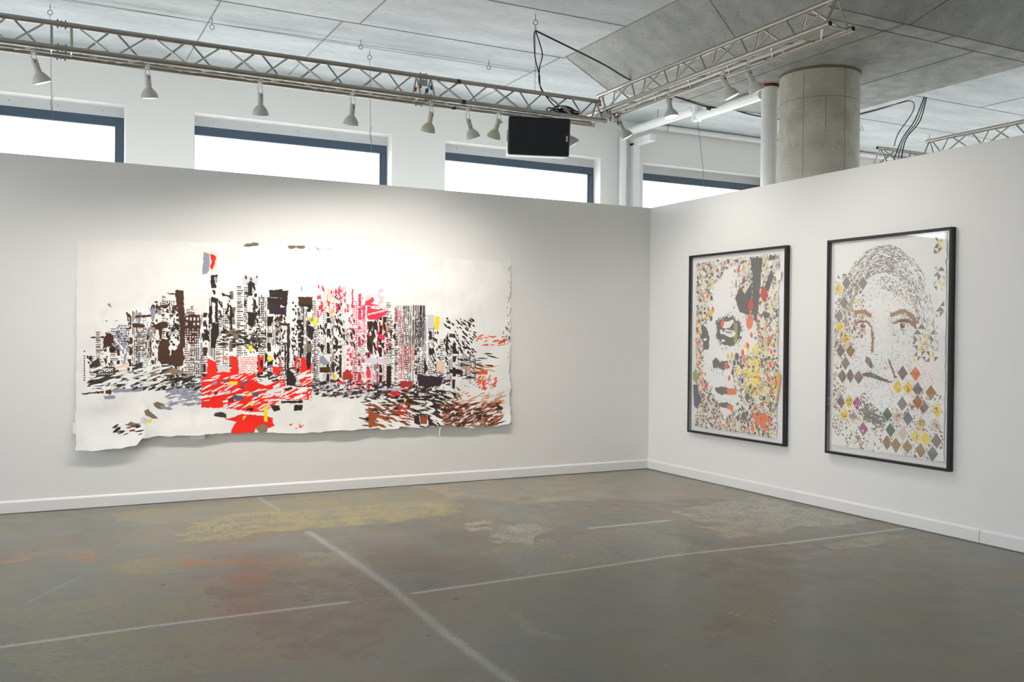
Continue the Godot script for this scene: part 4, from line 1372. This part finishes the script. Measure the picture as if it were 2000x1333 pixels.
func build_column_and_pipes() -> void:
	var c := Vector3(0.64, 0, 1.98)
	var o := Node3D.new()
	o.name = "column"
	add_child(o)
	o.position = c
	o.set_meta("kind", "structure")
	o.set_meta("label", "round grey concrete column behind the right partition")
	part(o, "shaft", lathe_mesh([Vector2(0.389, 0), Vector2(0.389, 3.9), Vector2(0.3885, 3.905), Vector2(0.389, 3.91), Vector2(0.389, SOFFIT)], 64), M.column)
	part(o, "collar_joint", lathe_mesh([Vector2(0.385, 4.17), Vector2(0.396, 4.18), Vector2(0.398, SOFFIT)], 64), M.seam_dark)
	part(o, "form_seam", lathe_mesh([Vector2(0.388, 3.897), Vector2(0.3915, 3.9), Vector2(0.388, 3.903)], 64), M.seam_dark)
	var view := Vector2(-0.712, 0.702)
	for a in [[-22.0, 0.0], [38.0, 0.0], [9.0, 3.55]]:
		var d := view.rotated(deg_to_rad(-a[0]))
		part(o, "form_seam", tube_mesh([Vector3(d.x * 0.3875, a[1], d.y * 0.3875), Vector3(d.x * 0.3875, 4.18 if a[1] == 0.0 else 3.9, d.y * 0.3875)], 0.0028, 6), M.seam_dark)
	# white stack beside the column
	var s := thing("stack_pipe", "thick white vertical pipe beside the concrete column, red sealant at its top", "pipe", Vector3(0.46, 0, 1.46))
	part(s, "pipe", lathe_mesh([Vector2(0.084, 0), Vector2(0.084, 4.0), Vector2(0.086, 4.0), Vector2(0.086, SOFFIT)], 36), M.white_paint)
	part(s, "sealant", lathe_mesh([Vector2(0.084, SOFFIT - 0.028), Vector2(0.094, SOFFIT - 0.026), Vector2(0.098, SOFFIT - 0.004), Vector2(0.1, SOFFIT)], 36), M.rust)
	# drain that runs from the window wall to the stack
	var d := thing("drain_pipe", "white drain pipe running under the ceiling from the window wall to the stack", "pipe", Vector3(0.8, 4.33, -1.72))
	var q := d.position
	part(d, "upper_run", tube_mesh([Vector3(0, 0, 0), Vector3(0.0, 0.0, 1.5)], 0.055, 20), M.white_paint)
	part(d, "fitting", lathe_mesh([Vector2(0, -0.15), Vector2(0.055, -0.148), Vector2(0.07, -0.13), Vector2(0.07, 0.05), Vector2(0.055, 0.068), Vector2(0, 0.07)], 24, Transform3D(Basis.IDENTITY, Vector3(0, 0, 1.56))), M.white_paint)
	part(d, "lower_run", tube_mesh([Vector3(0, -0.09, 1.56), Vector3(0.42, 4.11, 1.4) - q], 0.055, 20), M.white_paint)
	part(d, "down_pipe", tube_mesh([Vector3(-0.02, 0.0, 0.06), Vector3(-0.05, -0.06, 0.045), Vector3(-0.06, -0.12, 0.035), Vector3(-0.06, -4.33, 0.035)], 0.05, 20), M.white_paint)
	part(d, "hanger", tube_mesh([Vector3(0, 0.05, 0.75), Vector3(0, CEIL - 4.33, 0.75)], 0.004, 6), M.wire)
	var e := thing("square_duct", "slim white square duct running down the window wall beside the drain pipe", "duct", Vector3(0.945, 0, -1.69))
	part(e, "riser", box_mesh(Vector3(-0.05, 0, -0.055), Vector3(0.05, 4.2, 0.045), 0.006), M.white_paint)
	part(e, "offset", box_mesh(Vector3(-0.05, 4.16, -0.055), Vector3(0.05, 4.25, 0.42), 0.006), M.white_paint)
	var g := thing("ceiling_conduit", "white conduit pipe running level along the top of the window wall", "pipe", Vector3(1.05, 4.455, -1.66))
	part(g, "pipe", tube_mesh([Vector3.ZERO, Vector3(6.7, 0, 0)], 0.04, 16), M.white_paint)
	for x in [0.4, 2.2, 4.0, 5.8]:
		part(g, "strap", tube_mesh([Vector3(x - 0.012, 0, 0), Vector3(x + 0.012, 0, 0)], 0.044, 16), M.steel)

func build_skyline_collage() -> void:
	var low := [Vector2(-6.063, 0.516), Vector2(-5.945, 0.511), Vector2(-5.739, 0.519), Vector2(-5.578, 0.547), Vector2(-5.544, 0.601), Vector2(-5.441, 0.610), Vector2(-5.124, 0.606), Vector2(-4.998, 0.610), Vector2(-4.769, 0.615), Vector2(-4.533, 0.610), Vector2(-4.243, 0.589), Vector2(-4.044, 0.586), Vector2(-3.739, 0.593), Vector2(-3.435, 0.602), Vector2(-3.317, 0.607), Vector2(-3.290, 0.591), Vector2(-3.110, 0.584), Vector2(-3.094, 0.614), Vector2(-2.831, 0.584), Vector2(-2.809, 0.609), Vector2(-2.706, 0.605), Vector2(-2.660, 0.593), Vector2(-2.638, 0.613), Vector2(-2.298, 0.568), Vector2(-2.179, 0.586), Vector2(-2.058, 0.576), Vector2(-1.874, 0.585), Vector2(-1.831, 0.628)]
	var high := [Vector2(-6.076, 2.329), Vector2(-5.664, 2.361), Vector2(-5.233, 2.375), Vector2(-4.780, 2.384), Vector2(-4.640, 2.368), Vector2(-4.256, 2.373), Vector2(-3.855, 2.378), Vector2(-3.223, 2.384), Vector2(-2.722, 2.361), Vector2(-2.433, 2.337), Vector2(-1.842, 2.336)]
	var fold := noise(0.9, 5, FastNoiseLite.TYPE_SIMPLEX_SMOOTH, 3)
	var rag := noise(9.0, 6, FastNoiseLite.TYPE_SIMPLEX_SMOOTH, 3)
	var rows := []
	var uvs := []
	var nu := 190
	var nv := 84
	for j in nv:
		var v := j / (nv - 1.0)
		var row := []
		var uv := []
		for i in nu:
			var u := i / (nu - 1.0)
			var yy := lerpf(2.36, 0.55, v)
			var left := -6.075 + rag.get_noise_2d(yy, 3.0) * 0.014
			var right := -1.84 + rag.get_noise_2d(yy, 9.0) * 0.022
			var x := lerpf(left, right, u)
			var edge := rag.get_noise_2d(x, 20.0) * 0.012
			var y := lerpf(along(x, high) + edge * 0.6, along(x, low) + edge, v)
			var z := 0.016 + v * v * 0.014 + fold.get_noise_2d(x * 1.2, y * 1.6) * 0.012 + rag.get_noise_2d(x * 0.35, y * 0.35 + 40.0) * 0.005
			z += pow(maxf(0.0, v - 0.82) / 0.18, 2) * (0.02 + 0.012 * fold.get_noise_2d(x * 3.0, 70.0))
			if x < -5.5:
				z += pow(maxf(0.0, v - 0.7) / 0.3, 2) * 0.02
			for crease in [-5.08, -4.62, -3.2, -2.6]:
				z -= 0.005 * exp(-pow((x - crease) / 0.012, 2))
			row.append(Vector3(x, y, maxf(z, 0.006)))
			uv.append(Vector2((x + 6.1) / 4.3, (2.42 - y) / 1.94))
		rows.append(row)
		uvs.append(uv)
	var m := plain(Color.WHITE, 0.75)
	m.albedo_texture = city_picture()
	var at := Vector3(-3.96, 1.45, 0)
	var o := thing("paper_collage", "huge unframed paper collage of a city skyline in black, brown and red", "artwork", at)
	var xf := Transform3D(Basis.IDENTITY, -at)
	part(o, "sheet", sheet(rows, uvs, Vector3.BACK, 0.004), m, xf)
	# scraps along the edges
	rng.seed = 15
	for s in [[-4.62, 2.375, 0.04, 0], [-4.56, 2.385, 0.05, 0], [-4.2, 2.38, 0.05, 0], [-4.12, 2.385, 0.045, 0], [-3.95, 2.39, 0.04, 1], [-3.85, 2.392, 0.05, 1]]:
		var st := stool()
		var pts := []
		for k in 7:
			var t := TAU * k / 7.0
			pts.append(Vector3(s[0] + cos(t) * s[2] * rng.randf_range(0.7, 1.2), s[1] + sin(t) * 0.014 * rng.randf_range(0.6, 1.3), 0.022 + rng.randf_range(-0.006, 0.008)))
		for k in range(1, 6):
			var n := Vector3.BACK
			tri(st, pts[0], pts[k], pts[k + 1], n, n, n)
			tri(st, pts[0] - n * 0.004, pts[k] - n * 0.004, pts[k + 1] - n * 0.004, -n, -n, -n)
		part(o, "torn_scrap", st.commit(), M.scrap if s[3] == 0 else M.tape, xf)
	part(o, "paper_tab", box_mesh(Vector3(-5.125, 0.572, 0.035), Vector3(-5.0, 0.61, 0.04)), M.tape, Transform3D(Basis(Vector3.FORWARD, 0.0), -at))
	part(o, "paper_tab", box_mesh(Vector3(-6.1, 0.66, 0.02), Vector3(-6.06, 0.76, 0.025)), M.tape, xf)
	part(o, "dangling_shred", tube_mesh([Vector3(-2.665, 0.62, 0.045), Vector3(-2.658, 0.58, 0.055), Vector3(-2.668, 0.545, 0.05), Vector3(-2.66, 0.5, 0.046)], 0.006, 6), M.tape, xf)

# a shadow-box frame on the right partition from z0 to z1, with a torn paper portrait floating inside
func framed(called: String, label: String, z0: float, z1: float, y0: float, y1: float, paper: Rect2, pic: ImageTexture, seed_: int) -> Node3D:
	var depth := 0.052
	var lip := 0.022
	var at := Vector3(0, (y0 + y1) / 2, (z0 + z1) / 2)
	var o := thing(called, label, "artwork", at, "framed portraits on the right partition")
	var xf := Transform3D(Basis.IDENTITY, -at)
	for b in [[z0, z0 + lip, y0, y1], [z1 - lip, z1, y0, y1], [z0 + lip, z1 - lip, y0, y0 + lip], [z0 + lip, z1 - lip, y1 - lip, y1]]:
		part(o, "frame_rail", box_mesh(Vector3(-depth, b[2], b[0]), Vector3(0.0, b[3], b[1]), 0.0015), M.frame_black, xf)
	part(o, "mount_board", box_mesh(Vector3(-0.012, y0 + lip, z0 + lip), Vector3(-0.002, y1 - lip, z1 - lip)), M.mat_board, xf)
	# the pane leans back a little in its rebate
	var lean := Transform3D(Basis(Vector3.BACK, deg_to_rad(-0.5)), Vector3(-0.041, at.y, 0))
	part(o, "glazing", box_mesh(Vector3(-0.001, y0 + lip - at.y, z0 + lip), Vector3(0.001, y1 - lip - at.y, z1 - lip)), M.glass, xf * lean)
	var rag := noise(14.0, seed_, FastNoiseLite.TYPE_SIMPLEX_SMOOTH, 3)
	var rows := []
	var uvs := []
	for j in 100:
		var row := []
		var uv := []
		for i in 70:
			var u := i / 69.0
			var v := j / 99.0
			var z := lerpf(paper.position.x, paper.end.x, u)
			var y := lerpf(paper.end.y, paper.position.y, v)
			var k := absf(u - 0.5) * 2.0
			var kv := absf(v - 0.5) * 2.0
			z += rag.get_noise_2d(y, 1.0 + signf(u - 0.5)) * 0.018 * pow(k, 8)
			y += rag.get_noise_2d(z, 5.0 + signf(v - 0.5)) * 0.02 * pow(kv, 8)
			var lift := 0.0225 + rag.get_noise_2d(z * 0.4, y * 0.4) * 0.004
			row.append(Vector3(-lift, y, z))
			uv.append(Vector2(u, v))
		rows.append(row)
		uvs.append(uv)
	var m := plain(Color.WHITE, 0.8)
	m.albedo_texture = pic
	part(o, "portrait_sheet", sheet(rows, uvs, Vector3.LEFT, 0.005), m, xf)
	return o

func scrap(o: Node3D, called: String, pts: Array, m: Material) -> void:
	var st := stool()
	for k in range(1, pts.size() - 1):
		tri(st, pts[0], pts[k], pts[k + 1], Vector3.LEFT, Vector3.LEFT, Vector3.LEFT)
		var d := Vector3(0.003, 0, 0)
		tri(st, pts[0] + d, pts[k] + d, pts[k + 1] + d, Vector3.RIGHT, Vector3.RIGHT, Vector3.RIGHT)
	part(o, called, st.commit(), m, Transform3D(Basis.IDENTITY, -o.position))

func build_portraits() -> void:
	var a := framed("framed_portrait", "black framed paper portrait with orange and yellow patches, nearer the room corner", 0.79, 2.262, 0.51, 2.43, Rect2(0.89, 0.58, 1.245, 1.775), first_face_picture(), 71)
	scrap(a, "torn_scrap", [Vector3(-0.03, 1.15, 0.85), Vector3(-0.03, 1.2, 0.9), Vector3(-0.03, 1.13, 0.93), Vector3(-0.03, 1.06, 0.9), Vector3(-0.03, 1.08, 0.86)], M.green_paper)
	scrap(a, "torn_scrap", [Vector3(-0.031, 1.03, 0.86), Vector3(-0.031, 1.03, 0.93), Vector3(-0.031, 0.86, 0.97), Vector3(-0.031, 0.77, 0.93), Vector3(-0.031, 0.8, 0.88), Vector3(-0.031, 0.92, 0.87)], M.navy_paper)
	scrap(a, "torn_scrap", [Vector3(-0.031, 1.16, 2.14), Vector3(-0.031, 1.24, 2.15), Vector3(-0.031, 1.18, 2.19), Vector3(-0.031, 1.08, 2.17), Vector3(-0.031, 0.9, 2.13)], M.yellow_paper)
	scrap(a, "torn_scrap", [Vector3(-0.031, 2.15, 2.1), Vector3(-0.031, 2.2, 2.13), Vector3(-0.031, 2.19, 2.18), Vector3(-0.031, 2.1, 2.17), Vector3(-0.031, 2.1, 2.12)], M.tape)
	framed("framed_portrait", "black framed pale paper portrait with brown and yellow diamonds, farther from the corner", 2.775, 4.056, 0.513, 2.43, Rect2(2.84, 0.585, 1.15, 1.815), second_face_picture(), 83)

func build_trusses() -> void:
	# long truss before the left partition
	var a := thing("lighting_truss", "long aluminium lighting truss hung before the skyline collage, running to the corner", "truss", Vector3(-8.9, 3.58, 1.41), "aluminium lighting trusses")
	truss(a, 7.29, [2.66, 5.48], 0.0)
	part(a, "power_rail", box_mesh(Vector3(0.1, -0.01, -0.04), Vector3(7.2, 0.008, -0.015), 0.003), M.aluminium_dull)
	for k in [[5.43, 0.1, M.red], [5.53, 0.1, M.blue_tape]]:
		for s in [-1.0, 1.0]:
			part(a, "tape_band", tube_mesh([Vector3(k[0], 0.085, 0.063 * s), Vector3(k[0], 0.115, 0.047 * s)], 0.0105, 8), k[2])
	part(a, "tape_tag", box_mesh(Vector3(5.44, 0.12, -0.002), Vector3(5.52, 0.175, 0.0)), plain(srgb(170, 190, 205), 0.6))
	for s in [-0.108, 0.0, 0.108]:
		part(a, "tape_wrap", tube_mesh([Vector3(5.79, 0.203 if s == 0.0 else 0.0, s), Vector3(5.83, 0.203 if s == 0.0 else 0.0, s)], 0.0215, 12), M.knob)
	# cross truss before the right partition, clamped on top of the first
	var b := thing("lighting_truss", "short aluminium lighting truss before the framed portraits, its open end towards the viewer", "truss", Vector3(-1.5, 3.695, 1.2), "aluminium lighting trusses")
	truss(b, 3.09, [], -PI / 2)
	part(b, "power_rail", box_mesh(Vector3(-0.018, -0.012, 0.25), Vector3(0.018, 0.008, 2.75), 0.003), M.white_paint)
	for q in [Vector3(-0.108, -0.055, 0.21), Vector3(-0.108, -0.055, 0.318), Vector3(0.05, -0.055, 0.21)]:
		var cl := part(b, "clamp", tube_mesh([q + Vector3(-0.022, 0, 0), q + Vector3(0.022, 0, 0)], 0.036, 12), M.steel)
		part(cl, "clamp_bolt", tube_mesh([q + Vector3(0.03, 0.04, 0.02), q + Vector3(0.03, -0.06, 0.02)], 0.006, 8), M.knob)
	for q in [Vector3(-0.07, 0.09, 0.14), Vector3(0.06, -0.02, 0.19)]:
		part(b, "tape_band", box_mesh(q - Vector3(0.012, 0.022, 0.01), q + Vector3(0.012, 0.022, 0.01), 0.004), M.red)
	for z in [0.9, 1.75, 2.45]:
		part(b, "rail_hook", box_mesh(Vector3(0.05, -0.01, z), Vector3(0.07, 0.035, z + 0.025), 0.003), M.white_paint)
	# two trusses beyond the right partition
	var c := thing("lighting_truss", "aluminium truss beyond the right partition, seen above its top edge", "truss", Vector3(2.78, 3.63, 1.53), "aluminium lighting trusses")
	truss(c, 4.2, [], -PI / 2)
	var d := thing("lighting_truss", "stub end of an aluminium truss right of the column, beyond the right partition", "truss", Vector3(2.02, 3.49, 1.5), "aluminium lighting trusses")
	truss(d, 2.6, [], 0.0)
	# reflector lamps: place, drop below the rail, axis
	var f := Vector3(0.46, 0, -0.888)   # level, away from the viewer
	var r := Vector3(0.888, 0, 0.46)    # level, to the viewer's right
	var dn := Vector3.DOWN
	var e := 1.38
	lamp(Vector3(-7.35, 3.51, 1.385), 0.06, dn + f * 0.34 + r * 0.1, "grey reflector lamp beyond the left edge of the view, on the long truss", e)
	lamp(Vector3(-6.418, 3.51, 1.385), 0.06, dn + f * 0.3 + r * 0.25, "grey reflector lamp at the far left end of the long truss, tilted right", e)
	lamp(Vector3(-5.651, 3.5, 1.385), 0.07, dn + f * 0.22 + r * 0.02, "grey reflector lamp hanging straight above the left part of the skyline collage", e * 1.25)
	lamp(Vector3(-4.806, 3.47, 1.385), 0.1, dn + f * 0.34 - r * 0.08, "grey reflector lamp hanging over the tall red-topped tower of the collage", e * 1.25)
	lamp(Vector3(-4.041, 3.475, 1.385), 0.1, dn + f * 0.34 - r * 0.17, "grey reflector lamp in line with the right end of the second window", e * 1.35)
	lamp(Vector3(-3.332, 3.49, 1.385), 0.08, dn + f * 0.36 - r * 0.23, "cream reflector lamp under the truss joint with red and blue tape, tilted left", e * 1.25, true)
	lamp(Vector3(-2.984, 3.47, 1.385), 0.1, dn + f * 0.36 + r * 0.3, "grey reflector lamp second to the left of the loudspeaker, tilted right", e)
	lamp(Vector3(-2.675, 3.5, 1.385), 0.07, dn + f * 0.36 - r * 0.33, "cream reflector lamp directly left of the loudspeaker, tilted left", e, true)
	lamp(Vector3(-1.95, 3.51, 1.32), 0.06, dn + f * 0.2 + r * 0.62, "grey reflector lamp half hidden at the right of the loudspeaker", e)
	lamp(Vector3(-1.394, 3.62, 1.41), 0.06, dn + f * 0.1 + r * 0.55, "pale reflector lamp just right of the joint of the two trusses", e * 0.72)
	lamp(Vector3(-1.5, 3.625, 2.339), 0.05, dn - f * 0.12 + r * 0.14, "pale reflector lamp with its bright face showing, in front of the white drain pipe", e * 0.5)
	lamp(Vector3(-1.5, 3.635, 3.055), 0.05, dn + f * 0.02 + r * 0.5, "pale reflector lamp on the short truss, second from its open end", e * 0.5)
	lamp(Vector3(-1.5, 3.615, 3.344), 0.07, dn + f * 0.16 + r * 0.58, "pale reflector lamp nearest the white stack pipe, turned to the portraits", e * 0.5)

func build_speaker() -> void:
	var o := thing("loudspeaker", "black fronted loudspeaker hung sideways from the long truss", "loudspeaker", Vector3(-2.3, 3.365, 1.43))
	var b := Basis(Vector3.UP, deg_to_rad(-23.5)) * Basis(Vector3.RIGHT, deg_to_rad(7.0)) * Basis(Vector3.BACK, deg_to_rad(-1.2))
	var xf := Transform3D(b, Vector3.ZERO)
	var w := 0.282
	var h := 0.172
	var st := stool()
	# cabinet narrowing to the back
	var fr := []
	var bk := []
	for k in [[-1, -1], [1, -1], [1, 1], [-1, 1]]:
		fr.append(Vector3(k[0] * w, k[1] * h, 0.13))
		bk.append(Vector3(k[0] * w * (0.97 if k[0] < 0 else 0.92), h * (-0.97 if k[1] < 0 else 0.74), -0.19))
	for k in 4:
		face(st, fr[k], fr[(k + 1) % 4], bk[(k + 1) % 4], bk[k], Vector3.ZERO)
	face(st, bk[0], bk[1], bk[2], bk[3], Vector3.ZERO)
	face(st, fr[0], fr[1], fr[2], fr[3], Vector3.ZERO)
	part(o, "cabinet", st.commit(), M.cabinet, xf)
	part(o, "grille", box_mesh(Vector3(-w + 0.004, -h + 0.006, 0.125), Vector3(w - 0.002, h - 0.002, 0.152), 0.012), M.grille, xf)
	part(o, "badge", box_mesh(Vector3(w - 0.036, -0.035, 0.152), Vector3(w - 0.022, 0.015, 0.154), 0.001), M.badge, xf)
	part(o, "handle_recess", box_mesh(Vector3(-w - 0.002, -0.05, 0.02), Vector3(-w + 0.01, 0.06, 0.06), 0.004), M.grille, xf)
	for s in [-0.16, 0.16]:
		part(o, "hanging_strap", tube_mesh([xf * Vector3(s, h * 0.9, 0.0), Vector3(s * 0.9, 0.2, 0.0)], 0.006, 8), M.steel)
	# coil of cable lying in the truss above
	var c := thing("cable_coil", "tangle of black cable lying in the truss over the loudspeaker", "cable", Vector3(-2.06, 3.6, 1.41))
	rng.seed = 33
	for k in 5:
		var pts := []
		var rr := rng.randf_range(0.05, 0.085)
		var off := Vector3(rng.randf_range(-0.12, 0.12), 0.02 + k * 0.012, rng.randf_range(-0.015, 0.015))
		for i in 22:
			var t := TAU * i / 21.0
			pts.append(off + Vector3(cos(t) * rr * 1.6, sin(t * 2.0 + k) * 0.012, sin(t) * 0.06))
		part(c, "loop", tube_mesh(pts, 0.006, 8), M.rubber)
	part(c, "plug", box_mesh(Vector3(0.1, 0.02, -0.02), Vector3(0.22, 0.05, 0.015), 0.008), M.rubber)

func eye_hook(at: Vector3, label: String) -> Node3D:
	var o := thing("ceiling_hook", label, "hook", at, "steel hooks in the ceiling")
	var pts := []
	for k in 15:
		var t := TAU * k / 14.0 + PI / 2
		pts.append(Vector3(cos(t) * 0.022 * 0.89, -0.075 + sin(t) * 0.022, cos(t) * 0.022 * 0.46))
	part(o, "shank", tube_mesh([Vector3.ZERO, Vector3(0, -0.054, 0)], 0.0035, 6), M.wire)
	part(o, "eye", tube_mesh(pts, 0.0035, 6), M.wire)
	return o

func build_wires() -> void:
	eye_hook(Vector3(-2.322, CEIL, 1.412), "ceiling hook that carries the black speaker cable")
	var s := thing("suspension_wire", "steel wire holding up the long truss above the loudspeaker", "wire", Vector3(-2.322, 4.4, 1.412))
	part(s, "shackle", tube_mesh([Vector3.ZERO, Vector3(0.008, -0.03, 0), Vector3(0, -0.07, 0), Vector3(-0.008, -0.03, 0), Vector3.ZERO], 0.004, 6), M.steel)
	part(s, "rope", tube_mesh([Vector3(0, -0.07, 0), Vector3(0.0, -0.62, 0)], 0.0022, 6), M.wire)
	# black speaker cable over the hook and away to the drop panel
	var c := thing("speaker_cable", "black cable draped over a ceiling hook and strung to the drop panel", "cable", Vector3(-2.322, 4.35, 1.412))
	part(c, "strung_run", tube_mesh(curve([Vector3(0, 0, 0), Vector3(0.9, -0.09, -0.3), Vector3(1.6, -0.14, -0.62), Vector3(2.82, -0.165, -0.98)]), 0.0085, 8), M.rubber)
	part(c, "strung_run", tube_mesh(curve([Vector3(2.82, -0.165, -0.98), Vector3(3.1, -0.135, -0.985), Vector3(3.5, -0.17, -0.99), Vector3(4.2, -0.17, -0.99)]), 0.0085, 8), M.rubber)
	part(c, "hanging_run", tube_mesh(curve([Vector3(0, 0, 0), Vector3(-0.02, -0.06, 0.01), Vector3(0.0, -0.25, 0.0), Vector3(0.045, -0.4, 0.0), Vector3(0.06, -0.52, 0), Vector3(0.14, -0.6, 0)]), 0.0055, 8), M.rubber)
	part(c, "hanging_run", tube_mesh(curve([Vector3(0, 0, 0), Vector3(0.05, -0.12, 0), Vector3(0.075, -0.22, 0), Vector3(0.045, -0.34, 0), Vector3(0.055, -0.5, 0), Vector3(0.2, -0.66, 0), Vector3(0.36, -0.72, 0)]), 0.0055, 8), M.rubber)
	part(c, "cable_clip", box_mesh(Vector3(2.79, -0.19, -1.0), Vector3(2.85, -0.12, -0.985), 0.003), M.wire)
	# loose wires that hang behind the left partition
	for w in [[Vector3(-6.285, CEIL, -0.463), 3.41, "thin wire hanging before the leftmost window"], [Vector3(-3.309, CEIL, -0.373), 3.44, "thin wire hanging before the right end of the second window"]]:
		var o := eye_hook(w[0], "ceiling hook with a " + w[2])
		o.name = numbered("hanging_wire")
		tag(o, w[2], "wire", "loose wires hanging from the ceiling")
		part(o, "strand", tube_mesh([Vector3(0, -0.095, 0), Vector3(0.015, w[1] - CEIL + 0.25, 0), Vector3(0.03, w[1] - CEIL, 0.0)], 0.0026, 6), M.wire)
		part(o, "loose_tail", tube_mesh([Vector3(0.02, w[1] - CEIL + 0.12, 0), Vector3(0.005, w[1] - CEIL + 0.2, 0.0), Vector3(0.03, w[1] - CEIL + 0.27, 0.0)], 0.0026, 6), M.wire)
	var o3 := thing("hanging_wire", "thin wire hanging from the drain pipe fitting before the rightmost window", "wire", Vector3(0.8, 4.19, -0.16), "loose wires hanging from the ceiling")
	part(o3, "strand", tube_mesh([Vector3.ZERO, Vector3(0.03, -0.6, 0.08), Vector3(0.04, -1.3, 0.1)], 0.003, 6), M.wire)
	# a wire strung through hooks along the ceiling
	var sw := thing("strung_wire", "thin wire strung along the ceiling above the long truss", "wire", Vector3(-8.0, 4.465, -0.19))
	part(sw, "strand", tube_mesh([Vector3.ZERO, Vector3(3.07, 0.0, 0.01), Vector3(4.5, 0, 0.0), Vector3(6.5, 0.01, 0.0)], 0.0022, 6), M.wire)
	part(sw, "strand", tube_mesh([Vector3(0, 0.012, 0.06), Vector3(3.07, 0.0, 0.01), Vector3(5.5, 0.012, 0.06), Vector3(6.6, 0.015, 0.04)], 0.0022, 6), M.wire)
	for q in [[Vector3(-4.925, CEIL, -0.17), "ceiling hook between the first and second windows, on the strung wire"], [Vector3(-3.5, CEIL, -0.08), "ceiling hook above the right end of the second window"], [Vector3(-2.065, CEIL, -0.1), "ring hook left of the speaker cable, over the third window"], [Vector3(3.73, CEIL, -0.28), "ring hook in the ceiling at the right edge of the column"], [Vector3(5.08, CEIL, -0.27), "ring hook in the ceiling beyond the right partition"]]:
		eye_hook(q[0], q[1])
	# cables at the trusses beyond the right partition
	var g := thing("cable_bundle", "grey and black cables looping down to the truss right of the column", "cable", Vector3(2.12, 4.17, 2.0))
	part(g, "run", tube_mesh(curve([Vector3(-0.1, -0.03, -1.4), Vector3(-0.02, -0.02, -0.7), Vector3(0.02, 0.0, -0.2)]), 0.007, 8), M.rubber)
	part(g, "run", tube_mesh(curve([Vector3(-0.1, -0.05, -1.4), Vector3(-0.02, -0.03, -0.6), Vector3(0.03, 0.0, -0.2), Vector3(0.09, -0.1, -0.18), Vector3(0.0, -0.34, -0.3), Vector3(0.05, -0.46, -0.4)]), 0.006, 8), M.wire)
	for k in 3:
		part(g, "drop_loop", tube_mesh(curve([Vector3(0.16 + k * 0.02, 0.04, -0.1), Vector3(0.14 + k * 0.04, -0.2, -0.2), Vector3(0.12 + k * 0.03, -0.38, -0.35), Vector3(0.1 + k * 0.06, -0.62, -0.45)]), 0.006, 8), M.rubber if k != 1 else M.wire)

# a smooth path through points
func curve(pts: Array, steps := 6) -> Array:
	var out := []
	for i in pts.size() - 1:
		var p0: Vector3 = pts[maxi(i - 1, 0)]
		var p1: Vector3 = pts[i]
		var p2: Vector3 = pts[i + 1]
		var p3: Vector3 = pts[mini(i + 2, pts.size() - 1)]
		for k in steps:
			out.append(p1.cubic_interpolate(p2, p0, p3, k / float(steps)))
	out.append(pts[-1])
	return out
